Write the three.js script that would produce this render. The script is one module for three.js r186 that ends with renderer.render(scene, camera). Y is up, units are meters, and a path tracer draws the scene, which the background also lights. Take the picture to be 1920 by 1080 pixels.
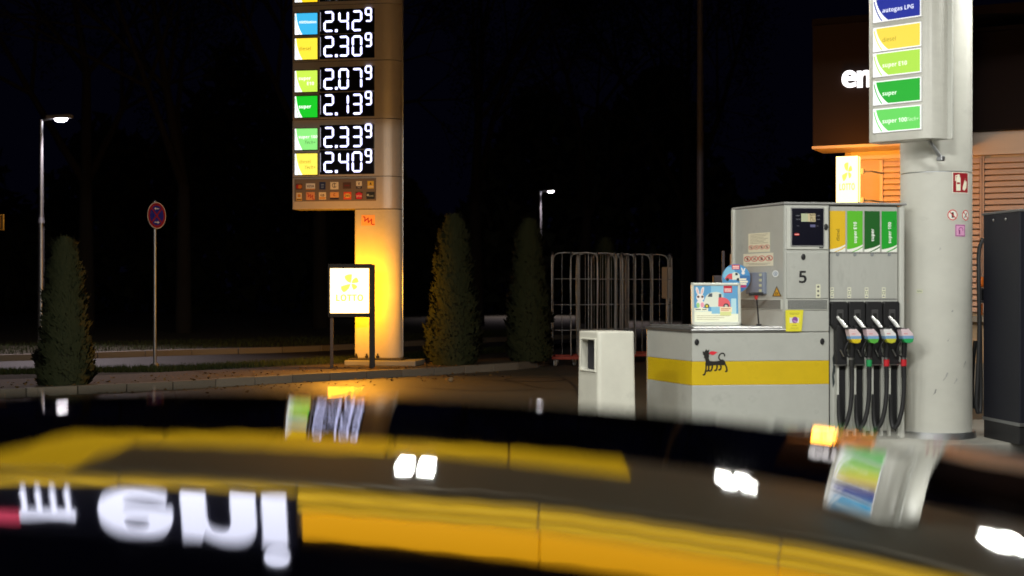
import * as THREE from 'three';
import { RoundedBoxGeometry } from 'three/addons/geometries/RoundedBoxGeometry.js';
import { Brush, Evaluator, SUBTRACTION } from 'three-bvh-csg';
import { mergeGeometries } from 'three/addons/utils/BufferGeometryUtils.js';
import { TextGeometry } from 'three/addons/geometries/TextGeometry.js';
import { FontLoader } from 'three/addons/loaders/FontLoader.js';
import { RectAreaLightUniformsLib } from 'three/addons/lights/RectAreaLightUniformsLib.js';
RectAreaLightUniformsLib.init();

// ---------------------------------------------------------------- camera, sky, moon, exposure
const EYE = 1.55, FPX = 2600;                                   // eye height in metres; focal length in pixels of a 1920 wide picture
const scene = new THREE.Scene();
const camera = new THREE.PerspectiveCamera(2 * Math.atan(540 / FPX) * 180 / Math.PI, 16 / 9, 0.05, 600);
camera.position.set(0, EYE, 0);
camera.lookAt(0, EYE, -10);
camera.focus = 17.5;
camera.userData.fStop = 1.3;
{
  const W = 64, H = 32, data = new Float32Array(W * H * 4);
  for (let j = 0; j < H; j++) for (let i = 0; i < W; i++) {
    const k = (j * W + i) * 4, g = 1 + 0.1 * Math.sin(i * 0.2) * Math.cos(j * 0.3);
    data[k] = 0.0006 * g; data[k + 1] = 0.0006 * g; data[k + 2] = 0.0024 * g; data[k + 3] = 1;
  }
  const sky = new THREE.DataTexture(data, W, H, THREE.RGBAFormat, THREE.FloatType);
  sky.mapping = THREE.EquirectangularReflectionMapping; sky.magFilter = THREE.LinearFilter; sky.needsUpdate = true;
  scene.background = sky; scene.environment = sky;
}
const moon = new THREE.DirectionalLight(new THREE.Color(0.75, 0.8, 1), 0.006);
moon.position.set(-30, 60, 20); moon.castShadow = true; moon.shadow.mapSize.set(2048, 2048);
Object.assign(moon.shadow.camera, { left: -40, right: 40, top: 40, bottom: -40, near: 1, far: 160 });
scene.add(moon);
const renderer = new THREE.WebGLRenderer({ antialias: true });
renderer.setSize(1024, 576);
renderer.toneMapping = THREE.LinearToneMapping;
renderer.toneMappingExposure = 1;
renderer.shadowMap.enabled = true;

// ---------------------------------------------------------------- helpers
let seed = 12345;
const rnd = () => { seed = (seed * 1664525 + 1013904223) >>> 0; return seed / 4294967296; };
const rr = (a, b) => a + (b - a) * rnd();
const R = (d) => d * Math.PI / 180;
const V = (x, y, z) => new THREE.Vector3(x, y, z);
const at = (px, py, d) => V((px - 960) / FPX * d, EYE - (py - 540) / FPX * d, -d);   // photo pixel and distance -> point
const gd = (py, y = 0) => FPX * (EYE - y) / (py - 540);                             // distance of a point of height y seen at that row
const lin = (r, g, b) => new THREE.Color().setRGB(r, g, b);
const taken = {};
const numbered = (n) => { const k = taken[n] = (taken[n] ?? -1) + 1; return k ? n + '_' + String(k).padStart(3, '0') : n; };
function std(color, roughness = 0.6, extra = {}) {
  return new THREE.MeshStandardMaterial({ color: Array.isArray(color) ? lin(...color) : color, roughness, ...extra });
}
function phys(color, roughness, extra = {}) {
  return new THREE.MeshPhysicalMaterial({ color: lin(...color), roughness, ...extra });
}
function lampMat(color, power) { return new THREE.MeshStandardMaterial({ color: lin(...color.map((v) => 0.3 * Math.min(1, v))), emissive: lin(...color), emissiveIntensity: power, roughness: 0.5 }); }
function part(name, geo, mat, parent, pos, rot) {
  const m = new THREE.Mesh(geo, mat); m.name = name; m.castShadow = m.receiveShadow = true;
  if (pos) m.position.set(...pos);
  if (rot) m.rotation.set(...rot);
  parent.add(m);
  return m;
}
function thing(name, label, category, pos = [0, 0, 0], turn = 0, group) {
  const o = new THREE.Group(); o.name = numbered(name); o.position.set(...pos); o.rotation.y = turn;
  o.userData = { label, category }; if (group) o.userData.group = group;
  scene.add(o); return o;
}
function tag(m, label, category, group) { m.name = numbered(m.name); m.userData = { label, category }; if (group) m.userData.group = group; return m; }
function structure(name, geo, mat, pos, rot) { const m = part(numbered(name), geo, mat, scene, pos, rot); m.userData.kind = 'structure'; return m; }
const bx = (w, h, d, x = 0, y = 0, z = 0) => new THREE.BoxGeometry(w, h, d).translate(x, y, z);
const rbx = (w, h, d, r = 0.01, x = 0, y = 0, z = 0) => new RoundedBoxGeometry(w, h, d, 2, Math.min(r, w / 2.01, h / 2.01, d / 2.01)).translate(x, y, z);
const cyl = (r0, r1, h, n = 20, x = 0, y = 0, z = 0) => new THREE.CylinderGeometry(r0, r1, h, n).translate(x, y, z);
function bar(a, b, r, n = 8) {
  const d = b.clone().sub(a), g = new THREE.CylinderGeometry(r, r, d.length(), n);
  g.applyQuaternion(new THREE.Quaternion().setFromUnitVectors(V(0, 1, 0), d.clone().normalize()));
  return g.translate((a.x + b.x) / 2, (a.y + b.y) / 2, (a.z + b.z) / 2);
}
const tube = (pts, r, seg = 24, n = 10, closed = false) => new THREE.TubeGeometry(new THREE.CatmullRomCurve3(pts, closed), seg, r, n, closed);
const merge = (l) => mergeGeometries(l.map((g) => { const q = g.index ? g.toNonIndexed() : g; for (const k of Object.keys(q.attributes)) if (!['position', 'normal', 'uv'].includes(k)) q.deleteAttribute(k); return q; }));
function canvas(w, h, draw, srgb = true) {
  const c = document.createElement('canvas'); c.width = w; c.height = h;
  draw(c.getContext('2d'), w, h);
  const t = new THREE.CanvasTexture(c); if (srgb) t.colorSpace = THREE.SRGBColorSpace; t.anisotropy = 8; return t;
}
function text(g, s, x, y, size, color, { bold = true, align = 'center', italic = false, spin = 0 } = {}) {
  g.save(); g.translate(x, y); g.rotate(spin); if (italic) g.transform(1, 0, -0.2, 1, 0, 0);
  g.fillStyle = color; g.font = (bold ? 'bold ' : '') + size + 'px sans-serif'; g.textAlign = align; g.textBaseline = 'middle'; g.fillText(s, 0, 0); g.restore();
}
function sticker(name, parent, w, h, tex, pos, rot, { rough = 0.55, glow = 0, cut = false } = {}) {
  const m = new THREE.MeshStandardMaterial({ map: tex, roughness: rough });
  if (cut) m.alphaTest = 0.5;
  if (glow) { m.emissive = lin(1, 1, 1); m.emissiveMap = tex; m.emissiveIntensity = glow; m.color = lin(0.25, 0.25, 0.25); }
  return part(name, new THREE.PlaneGeometry(w, h), m, parent, pos, rot);
}
// tileable value noise, several octaves, as bytes
function noiseTex(n, freq, octaves, map, srgb) {
  const val = new Float32Array(n * n);
  let amp = 1, tot = 0;
  for (let o = 0; o < octaves; o++) {
    const f = freq << o, lat = new Float32Array(f * f); for (let i = 0; i < f * f; i++) lat[i] = rnd();
    for (let y = 0; y < n; y++) for (let x = 0; x < n; x++) {
      const u = x / n * f, v = y / n * f, x0 = Math.floor(u), y0 = Math.floor(v), s = (t) => t * t * (3 - 2 * t), fx = s(u - x0), fy = s(v - y0), x1 = (x0 + 1) % f, y1 = (y0 + 1) % f;
      val[y * n + x] += amp * ((lat[y0 * f + x0] * (1 - fx) + lat[y0 * f + x1] * fx) * (1 - fy) + (lat[y1 * f + x0] * (1 - fx) + lat[y1 * f + x1] * fx) * fy);
    }
    tot += amp; amp *= 0.62;
  }
  const data = new Uint8Array(n * n * 4);
  for (let i = 0; i < n * n; i++) { const c = map(val[i] / tot, i); data[i * 4] = c[0]; data[i * 4 + 1] = c[1]; data[i * 4 + 2] = c[2]; data[i * 4 + 3] = 255; }
  const t = new THREE.DataTexture(data, n, n); t.wrapS = t.wrapT = THREE.RepeatWrapping; t.magFilter = THREE.LinearFilter; t.minFilter = THREE.LinearMipmapLinearFilter;
  if (srgb) t.colorSpace = THREE.SRGBColorSpace; t.needsUpdate = true; return t;
}
const grey = (a, b) => (v) => { const g = Math.max(0, Math.min(255, a + (b - a) * v)); return [g, g, g]; };
const repeat = (t, x, y = x) => { const c = t.clone(); c.repeat.set(x, y); c.needsUpdate = true; return c; };
// planar uv in metres on a horizontal or vertical sheet
function metreUV(g, a = 'x', b = 'z') {
  const p = g.attributes.position, uv = new Float32Array(p.count * 2), get = { x: (i) => p.getX(i), y: (i) => p.getY(i), z: (i) => p.getZ(i) };
  for (let i = 0; i < p.count; i++) { uv[2 * i] = get[a](i); uv[2 * i + 1] = get[b](i); }
  g.setAttribute('uv', new THREE.BufferAttribute(uv, 2)); return g;
}
function areaLight(color, power, w, h, pos, rot, parent) {            // shines along its own -z
  const l = new THREE.RectAreaLight(lin(...color), power, w, h); l.position.set(...pos); l.rotation.set(...rot); parent.add(l); return l;
}

// ---------------------------------------------------------------- shared textures and materials
const grain = noiseTex(512, 64, 4, grey(60, 215), false), blotch = noiseTex(512, 6, 6, grey(40, 225), false);
const speck = noiseTex(1024, 256, 2, (v) => { const s = v > 0.66 ? 205 : v < 0.34 ? 95 : 150; return [s, s, s * 0.97]; }, true);
const smudge = noiseTex(512, 5, 6, (v) => { const s = 230 + 25 * v - (v > 0.64 ? 24 * (v - 0.64) / 0.2 : 0); return [s, s * 0.998, s * 0.985]; }, true);
const M = {
  asphalt: std([0.34, 0.31, 0.26], 0.58, { map: repeat(speck, 0.9), bumpMap: repeat(grain, 1.1), bumpScale: 0.004 }),
  road: std([0.15, 0.145, 0.15], 0.7, { map: repeat(speck, 0.8), bumpMap: repeat(grain, 1), bumpScale: 0.004 }),
  pave: std([0.3, 0.23, 0.16], 0.9, { map: repeat(speck, 0.6), bumpMap: repeat(blotch, 0.5), bumpScale: 0.01 }),
  soil: std([0.045, 0.04, 0.025], 1, { bumpMap: repeat(grain, 0.8), bumpScale: 0.03 }),
  kerb: std([0.24, 0.22, 0.19], 0.85, { map: repeat(smudge, 0.7), bumpMap: repeat(grain, 1.5), bumpScale: 0.004 }),
  concrete: std([0.36, 0.35, 0.32], 0.8, { map: repeat(smudge, 0.6), bumpMap: repeat(grain, 1), bumpScale: 0.002 }),
  pumpGrey: phys([0.5, 0.51, 0.49], 0.42, { clearcoat: 0.25, clearcoatRoughness: 0.3, map: repeat(smudge, 0.8) }),
  pumpLight: phys([0.62, 0.63, 0.6], 0.4, { clearcoat: 0.25, clearcoatRoughness: 0.3, map: repeat(smudge, 0.8) }),
  column: phys([0.66, 0.66, 0.62], 0.45, { clearcoat: 0.2, clearcoatRoughness: 0.3, map: repeat(smudge, 1, 2) }),
  steel: std([0.55, 0.55, 0.56], 0.3, { metalness: 1 }),
  galv: std([0.42, 0.43, 0.45], 0.42, { metalness: 1 }),
  chrome: std([0.8, 0.8, 0.82], 0.12, { metalness: 1 }),
  black: std([0.012, 0.012, 0.014], 0.45),
  rubber: std([0.015, 0.015, 0.017], 0.6),
  darkGlass: phys([0.01, 0.011, 0.02], 0.08, { clearcoat: 1, clearcoatRoughness: 0.05 }),
  yellow: phys([0.72, 0.5, 0.005], 0.45, { clearcoat: 0.25, clearcoatRoughness: 0.3, map: repeat(smudge, 0.8) }),
  whitePlastic: phys([0.74, 0.73, 0.66], 0.45, { clearcoat: 0.15, clearcoatRoughness: 0.4, map: repeat(smudge, 1) }),
  red: std([0.5, 0.03, 0.03], 0.5), orange: std([0.75, 0.16, 0.01], 0.45), green: std([0.02, 0.3, 0.06], 0.5),
};
const font = await new FontLoader().loadAsync('fonts/droid/droid_sans_bold.typeface.json');
const letter = (ch, s) => new TextGeometry(ch, { font, size: s, depth: 0.04, bevelEnabled: true, bevelThickness: 0.006, bevelSize: 0.008, bevelSegments: 2, curveSegments: 8 });

// ================================================================ GROUND
const strip = (pts, y) => { const s = new THREE.Shape(pts.map(([x, d]) => new THREE.Vector2(x, d))); const g = new THREE.ShapeGeometry(s).rotateX(-Math.PI / 2).translate(0, y, 0); return metreUV(g); };
{
  const g = new THREE.PlaneGeometry(500, 500, 1, 1).rotateX(-Math.PI / 2).translate(0, 0, -120); structure('ground', metreUV(g), M.asphalt);
}
// kerb line of the planted verge: from the left past the totem, turning away at the roll cages
const kerbLine = new THREE.CatmullRomCurve3([[-16, 14.6], [-9.5, 18], [-5.4, 21.0], [-3.5, 22.9], [-1.7, 24.5], [-0.2, 26.1], [0.5, 27.3], [0.75, 29.2], [0.5, 31.5]].map(([x, d]) => V(x, 0, -d)));
const KP = kerbLine.getSpacedPoints(60);
structure('verge', strip([...KP.map((p) => [p.x, -p.z]), [0.3, 33], [-60, 31], [-60, 14]], 0.118), M.soil);
// paved walk along the kerb
{
  const off = KP.map((p, i) => { const a = KP[Math.max(0, i - 1)], b = KP[Math.min(60, i + 1)], t = b.clone().sub(a).normalize(); return [p.x + t.z * -2.1 * -1, -(p.z - t.x * 2.1)]; });
  structure('path', strip([...KP.map((p) => [p.x, -p.z]), ...off.reverse().filter((q, i) => i > 9)], 0.124), M.pave);
}
{
  const kerb = new THREE.Group(); kerb.name = 'kerb'; kerb.userData.kind = 'structure'; scene.add(kerb);
  const n = 34, pts = kerbLine.getSpacedPoints(n), mats = [M.kerb, M.kerb.clone(), M.kerb.clone()]; mats[1].color.multiplyScalar(0.85); mats[2].color.multiplyScalar(1.12);
  for (let i = 0; i < n; i++) {
    const a = pts[i], b = pts[i + 1], L = a.distanceTo(b);
    const m = part('kerb_stone', rbx(L - 0.012, 0.3, 0.16, 0.015), mats[Math.floor(rnd() * 3)], kerb, [(a.x + b.x) / 2, -0.02 + rr(-0.004, 0.004), (a.z + b.z) / 2]);
    m.rotation.y = -Math.atan2(b.z - a.z, b.x - a.x);
  }
}
// the road beyond the verge recedes to the right
const roadNear = [[-30, 18.5], [-14, 22.4], [-8.8, 23.8], [-6.0, 24.9], [-4.2, 27.2], [-1.4, 31], [1, 35]], roadFar = [[3, 40], [-1.5, 35.4], [-4.7, 30.9], [-7.1, 29.2], [-9.9, 27], [-16, 24.8], [-34, 20]];
const along = (pts, x) => { const p = [...pts].sort((m, n) => m[0] - n[0]); for (let i = 1; i < p.length; i++) if (x <= p[i][0]) { const k = (x - p[i - 1][0]) / (p[i][0] - p[i - 1][0]); return p[i - 1][1] + k * (p[i][1] - p[i - 1][1]); } return p[p.length - 1][1]; };
structure('road', strip([...roadNear, ...roadFar], 0.128), M.road);
structure('far_verge', strip([...[...roadFar].reverse().map(([x, d]) => [x - 0.05, d + 0.12]), [3, 75], [-80, 75], [-80, 20]], 0.24), M.soil);
{
  const kerb = new THREE.Group(); kerb.name = 'far_kerb'; kerb.userData.kind = 'structure'; scene.add(kerb);
  const c = new THREE.CatmullRomCurve3([...roadFar].reverse().slice(1).map(([x, d]) => V(x, 0, -d))), pts = c.getSpacedPoints(24);
  for (let i = 0; i < 24; i++) { const p = pts[i], q = pts[i + 1], L = p.distanceTo(q), m = part('kerb_stone', rbx(L - 0.012, 0.3, 0.14, 0.015), M.kerb, kerb, [(p.x + q.x) / 2, 0.105, (p.z + q.z) / 2]); m.rotation.y = -Math.atan2(q.z - p.z, q.x - p.x); }
}
// grass on the strips, fallen leaves along the kerb
function scatter(name, geo, mat, n, place, label) {
  const m = new THREE.InstancedMesh(geo, mat, n), o = new THREE.Object3D(), c = new THREE.Color();
  for (let i = 0; i < n; i++) { place(o, i); o.updateMatrix(); m.setMatrixAt(i, o.matrix); const k = rr(0.6, 1.35); m.setColorAt(i, c.setRGB(k, k * rr(0.9, 1.1), k)); }
  m.name = name; m.userData = { kind: 'stuff', label, category: name.split('_').pop() }; m.castShadow = m.receiveShadow = true; scene.add(m);
}
{
  const blade = new THREE.BufferGeometry(); blade.setAttribute('position', new THREE.Float32BufferAttribute([-0.006, 0, 0, 0.006, 0, 0, 0.002, 0.09, 0.02], 3)); blade.computeVertexNormals();
  scatter('grass', blade, std([0.04, 0.058, 0.016], 0.95, { side: THREE.DoubleSide }), 42000, (o, i) => {
    if (i < 26000) { const x = rr(-16, 0.2), e = along(roadNear, x); o.position.set(x, 0.118, -(e - 0.1 - 2.2 * rnd() * Math.min(1, 0.45 + Math.max(0, x + 7) * 0.12))); } else { const x = rr(-24, 1); o.position.set(x, 0.24, -(along(roadFar, x) + rr(0.25, 6))); }
    o.rotation.set(rr(-0.4, 0.4), rr(0, 6.3), 0); o.scale.set(rr(0.8, 1.6), rr(0.5, 1.3), 1);
  }, 'short dark grass on the strips beside the road');
  const leaf = new THREE.BufferGeometry(); leaf.setAttribute('position', new THREE.Float32BufferAttribute([-0.02, 0, 0, 0, 0.008, -0.03, 0.02, 0.002, 0, 0, 0.012, 0.03], 3)); leaf.setIndex([0, 2, 1, 0, 3, 2]); leaf.computeVertexNormals();
  scatter('fallen_leaves', leaf, std([0.2, 0.12, 0.04], 0.9, { side: THREE.DoubleSide }), 900, (o, i) => {
    const p = KP[Math.floor(rr(6, 46))], s = rnd() < 0.6 ? 1 : -1, q = Math.abs(rr(-1, 1)) ** 2;
    o.position.set(p.x + rr(-0.4, 0.4) - s * q * 0.7, s > 0 ? 0.136 : 0.012, p.z - s * q * 1.4 + (s > 0 ? -0.15 : 0.2)); o.rotation.set(rr(-0.5, 0.5), rr(0, 6.3), rr(-0.4, 0.4)); const k = rr(0.6, 1.4); o.scale.set(k, k, k);
  }, 'dry fallen leaves lying along the kerb');
}
// manhole and repair joints in the asphalt
{
  const p = at(1003, 712, gd(712));
  const g = thing('manhole_cover', 'round iron manhole cover in the asphalt beyond the white bin', 'manhole', [p.x, 0.004, p.z]);
  part('rim', new THREE.RingGeometry(0.47, 0.53, 48).rotateX(-Math.PI / 2), std([0.03, 0.028, 0.026], 0.7), g);
  part('lid', new THREE.CircleGeometry(0.465, 48).rotateX(-Math.PI / 2), std([0.1, 0.09, 0.075], 0.7, { bumpMap: repeat(grain, 6), bumpScale: 0.01 }), g);
  const q = at(845, 715, gd(715));
  const s = new THREE.IcosahedronGeometry(0.035, 1); const pp = s.attributes.position; for (let i = 0; i < pp.count; i++) { const k = 0.75 + 0.5 * Math.abs(Math.sin(pp.getX(i) * 190 + pp.getY(i) * 130)); pp.setXYZ(i, pp.getX(i) * k * 1.3, pp.getY(i) * k, pp.getZ(i) * k); } s.computeVertexNormals();
  tag(part('crumpled_litter', s, std([0.3, 0.24, 0.15], 0.8), scene, [q.x, 0.03, q.z]), 'small crumpled scrap lying on the asphalt before the kerb', 'litter');
}
// tar filled joints in the asphalt
for (const pts of [[[905, 712], [960, 716], [1010, 727], [1100, 733], [1220, 738]], [[700, 722], [800, 728], [900, 733], [1010, 731]], [[1040, 700], [1075, 722], [1090, 760]]]) {
  const c = new THREE.CatmullRomCurve3(pts.map(([x, y]) => at(x, y, gd(y)))), n = 40, pos = [], ix = [];
  for (let i = 0; i <= n; i++) { const p = c.getPoint(i / n), t = c.getTangent(i / n), w = 0.02 + 0.012 * Math.sin(i * 1.7); pos.push(p.x - t.z * w, 0.004, p.z + t.x * w, p.x + t.z * w, 0.004, p.z - t.x * w); if (i) ix.push(2 * i - 2, 2 * i, 2 * i - 1, 2 * i - 1, 2 * i, 2 * i + 1); }
  const g = new THREE.BufferGeometry(); g.setAttribute('position', new THREE.Float32BufferAttribute(pos, 3)); g.setAttribute('normal', new THREE.Float32BufferAttribute(pos.map((_, i) => i % 3 === 1 ? 1 : 0), 3)); g.setIndex(ix);
  structure('tar_joint', g, std([0.03, 0.026, 0.022], 0.5, { side: THREE.DoubleSide }));
}
// ================================================================ TREES
function thuja(px, top, base, w, y0, label) {
  const d = gd(base, y0), p = at(px, base, d), h = (base - top) / FPX * d, r = w / FPX * d / 2 * 0.93;
  const t = thing('thuja_tree', label, 'tree', [p.x, y0, -d], rr(0, 6), 'columnar thujas along the verge');
  part('trunk', cyl(0.03, 0.07, h * 0.8, 8, 0, h * 0.4, 0), std([0.06, 0.045, 0.03], 0.95), t);
  const pos = [], nor = [], a0 = rr(0, 9), N = 9000;
  const prof = (u) => Math.min(1, 0.8 + u * 2) * (1 - 0.62 * Math.pow(u, 1.35)) * (u > 0.86 ? Math.sqrt(Math.max(0, 1 - ((u - 0.86) / 0.14) ** 2)) * 0.9 + 0.1 : 1);
  for (let i = 0; i < N; i++) {
    const u = Math.pow(rnd(), 1.15), a = rr(0, 6.283), lump = 0.95 + 0.13 * Math.sin(a * 2 + u * 11 + a0) * Math.sin(u * 23 + a0) + 0.09 * Math.sin(a * 5 - u * 37 + a0 * 2) + rr(-0.14, 0.07), rad = r * prof(u) * lump * (rnd() < 0.25 ? rr(0.6, 0.95) : 1);
    const c = V(Math.cos(a) * rad, u * h, Math.sin(a) * rad), out = V(Math.cos(a), 1.3, Math.sin(a)).normalize(), side = V(-Math.sin(a), rr(-0.4, 0.4), Math.cos(a)).applyAxisAngle(out, rr(-0.9, 0.9));
    const L = rr(0.05, rnd() < 0.06 ? 0.2 : 0.12), w2 = rr(0.014, 0.03), tip = c.clone().addScaledVector(out, L), a1 = c.clone().addScaledVector(side, w2), b1 = c.clone().addScaledVector(side, -w2), n = V(Math.cos(a), 0.4, Math.sin(a)).normalize();
    for (const v of [a1, b1, tip]) { pos.push(v.x, v.y, v.z); nor.push(n.x, n.y, n.z); }
    const mid = c.clone().addScaledVector(out, L * 0.4); const t2 = mid.clone().addScaledVector(side, w2 * 2.2).addScaledVector(out, L * 0.3);
    for (const v of [a1, mid, t2]) { pos.push(v.x, v.y, v.z); nor.push(n.x, n.y, n.z); }
  }
  const g = new THREE.BufferGeometry(); g.setAttribute('position', new THREE.Float32BufferAttribute(pos, 3)); g.setAttribute('normal', new THREE.Float32BufferAttribute(nor, 3));
  part('crown', g, std([0.024, 0.033, 0.009], 0.85, { side: THREE.DoubleSide }), t);
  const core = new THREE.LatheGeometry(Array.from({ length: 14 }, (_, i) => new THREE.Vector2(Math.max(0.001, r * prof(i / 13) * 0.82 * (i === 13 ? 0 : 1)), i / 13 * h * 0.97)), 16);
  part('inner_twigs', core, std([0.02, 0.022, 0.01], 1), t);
}
thuja(122, 452, 722, 104, 0.12, 'dark columnar thuja tree before the tall street lamp by the road');
thuja(851, 407, 684, 108, 0.12, 'dark columnar thuja tree standing beside the price totem');
thuja(992, 414, 677, 92, 0.12, 'dark columnar thuja tree between its neighbour thuja and the roll cages');
thuja(1136, 450, 662, 80, 0.0, 'dark columnar thuja tree mostly hidden behind the roll cages');

function bareTree(x, d, h, lean, label) {
  const t = thing('woodland_tree', label, 'tree', [x, d > 36 && x < -2 ? 0.24 : 0, -d], rr(0, 6), 'dark woodland trees behind the road'), wood = [], lpos = [], lnor = [];
  const grow = (p, dir, len, r, lvl) => {
    const q = p.clone().addScaledVector(dir, len), g = new THREE.CylinderGeometry(r * 0.68, r, len * 1.04, lvl > 2 ? 8 : 4, 1, true);
    g.applyQuaternion(new THREE.Quaternion().setFromUnitVectors(V(0, 1, 0), dir)); g.translate((p.x + q.x) / 2, (p.y + q.y) / 2, (p.z + q.z) / 2); wood.push(g);
    if (lvl === 0) { for (let k = 0; k < 26; k++) { const c = q.clone().add(V(rr(-0.5, 0.5), rr(-0.5, 0.5), rr(-0.5, 0.5))), s = rr(0.05, 0.1), n = V(rr(-1, 1), rr(0, 1), rr(-1, 1)).normalize(), a = V(rr(-1, 1), rr(-1, 1), rr(-1, 1)).normalize(), b = a.clone().cross(n).normalize(); for (const v of [c.clone().addScaledVector(a, s), c.clone().addScaledVector(b, s * 0.6), c.clone().addScaledVector(a, -s)]) { lpos.push(v.x, v.y, v.z); lnor.push(n.x, n.y, n.z); } } return; }
    const kids = lvl > 3 ? 3 : 3;
    for (let k = 0; k < kids; k++) { const nd = dir.clone().applyAxisAngle(V(Math.cos(k * 2.1 + rr(0, 2)), 0, Math.sin(k * 2.1 + rr(0, 2))).normalize(), k === 0 ? rr(-0.2, 0.2) : rr(0.35, 0.8)).normalize(); grow(q, nd, len * rr(0.62, 0.82), r * (k === 0 ? 0.68 : 0.5), lvl - 1); }
  };
  grow(V(0, 0, 0), V(lean, 1, 0).normalize(), h * 0.3, h * 0.018, 5);
  part('trunk', merge(wood), std([0.028, 0.024, 0.02], 0.95, { bumpMap: repeat(grain, 2), bumpScale: 0.02 }), t);
  const g = new THREE.BufferGeometry(); g.setAttribute('position', new THREE.Float32BufferAttribute(lpos, 3)); g.setAttribute('normal', new THREE.Float32BufferAttribute(lnor, 3));
  part('crown', g, std([0.03, 0.034, 0.012], 0.9, { side: THREE.DoubleSide }), t);
}
for (const [x, d, h, l, where] of [[-18.5, 41, 13, 0.05, 'behind the yellow road sign'], [-13.2, 43, 15, -0.04, 'beside the near street lamp'], [-9.6, 40.5, 14, 0.03, 'rising behind the low bench'], [-6.2, 45, 16, 0.05, 'between the bench and the price totem'], [-1.2, 48, 15, -0.03, 'behind the thuja beside the totem'], [2.6, 52, 14, 0.06, 'behind the roll cages'], [-22, 47, 16, 0, 'deep in the wood behind the yellow road sign'], [7, 55, 16, 0.02, 'behind the tall mast']]) bareTree(x, d, h, l, 'tall dark woodland tree ' + where);

{
  const tri = new THREE.BufferGeometry(); tri.setAttribute('position', new THREE.Float32BufferAttribute([-0.3, -0.1, 0, 0.25, -0.2, 0.1, 0.05, 0.35, -0.05], 3)); tri.computeVertexNormals();
  scatter('far_wood', tri, std([0.03, 0.035, 0.02], 1, { side: THREE.DoubleSide }), 26000, (o) => { const x = rr(-45, 40), d = rr(70, 78), top = 9 + 3 * Math.sin(x * 0.31) + 2 * Math.sin(x * 0.83 + 1); o.position.set(x, top * Math.pow(rnd(), 0.8) + rr(-0.3, 0.8), -d); o.rotation.set(rr(0, 6), rr(0, 6), rr(0, 6)); const k = rr(0.8, 2.2); o.scale.set(k, k, k); }, 'dark wood forming the far background');
}
// ================================================================ STREET LAMPS, ROAD SIGNS, MAST
function streetLamp(px, top, d, y0, armLen, label, power) {
  const p = at(px, top, d), h = p.y - y0;
  const t = thing('street_lamp', label, 'street lamp', [p.x, y0, -d], 0, 'lit street lamps');
  part('pole', merge([cyl(0.045, 0.055, h * 0.45, 12, 0, h * 0.775, 0), cyl(0.065, 0.075, h * 0.55, 12, 0, h * 0.275, 0)]), M.galv, t);
  part('collar', cyl(0.06, 0.08, 0.12, 12, 0, h * 0.56, 0), M.galv, t);
  part('arm', bar(V(0, h - 0.03, 0), V(armLen * 0.5, h + 0.03, 0), 0.03), M.galv, t);
  const head = part('lamp_head', rbx(0.55, 0.09, 0.24, 0.04, 0, 0, 0), std([0.2, 0.2, 0.21], 0.5), t, [armLen * 0.5 + 0.2, h + 0.06, 0], [0, 0, 0.05]);
  const bowl = new THREE.SphereGeometry(0.2, 20, 8, 0, Math.PI * 2, Math.PI / 2, Math.PI / 2).scale(0.7, 0.36, 0.5);
  part('lamp_glass', bowl, lampMat([1, 0.93, 1], 34), head, [0.03, -0.047, 0]);
  const l = new THREE.SpotLight(lin(1, 0.84, 0.9), power, 0, 0.95, 0.5, 2); l.position.set(armLen * 0.5 + 0.22, h - 0.09, 0); l.target.position.set(armLen * 0.5 + 0.22, 0, 2.6); l.castShadow = true; l.shadow.radius = 6; t.add(l, l.target);
}
streetLamp(77, 224, 30, 0.24, 0.4, 'tall lit street lamp rising behind the lone thuja across the road', 90);
streetLamp(1013, 359, 64, 0, 0.5, 'distant lit street lamp seen over the thujas', 150);
{
  const d = 25.3, p = at(293, 683, d), t = thing('no_stopping_sign', 'round blue and red no stopping sign on a thin steel post', 'road sign', [p.x, 0.118, -d], R(62));
  const top = at(0, 378, d).y - 0.118;
  part('post', cyl(0.03, 0.03, top, 14, 0, top / 2, -0.035), M.galv, t); part('post_cap', new THREE.SphereGeometry(0.031, 12, 6, 0, 6.3, 0, 1.57), M.galv, t, [0, top, -0.035]);
  part('foot', cyl(0.07, 0.09, 0.06, 12, 0, 0.03, -0.035), M.galv, t);
  const tex = canvas(256, 256, (g) => {
    g.fillStyle = '#e8e4e0'; g.fillRect(0, 0, 256, 256); g.fillStyle = '#a0102a'; g.beginPath(); g.arc(128, 128, 121, 0, 7); g.fill(); g.fillStyle = '#1426a8'; g.beginPath(); g.arc(128, 128, 95, 0, 7); g.fill();
    g.strokeStyle = '#a0102a'; g.lineWidth = 17; for (const s of [-1, 1]) { g.beginPath(); g.moveTo(128 - 68, 128 - 68 * s); g.lineTo(128 + 68, 128 + 68 * s); g.stroke(); }
    g.strokeStyle = g.fillStyle = '#f4f4f4'; g.lineWidth = 9; for (const [y, s] of [[62, -1], [194, 1]]) { g.beginPath(); g.moveTo(128 - 30 * s, y); g.lineTo(128 + 26 * s, y); g.stroke(); g.beginPath(); g.moveTo(128 + 36 * s, y); g.lineTo(128 + 12 * s, y - 16); g.lineTo(128 + 12 * s, y + 16); g.fill(); }
  });
  const disc = part('sign_plate', new THREE.CylinderGeometry(0.245, 0.245, 0.012, 40).rotateX(Math.PI / 2), M.galv, t, [0, at(0, 404, d).y - 0.118, 0.004]);
  part('sign_face', new THREE.CircleGeometry(0.242, 40), std(0xffffff, 0.5, { map: tex }), disc, [0, 0, 0.009]);
}
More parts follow.
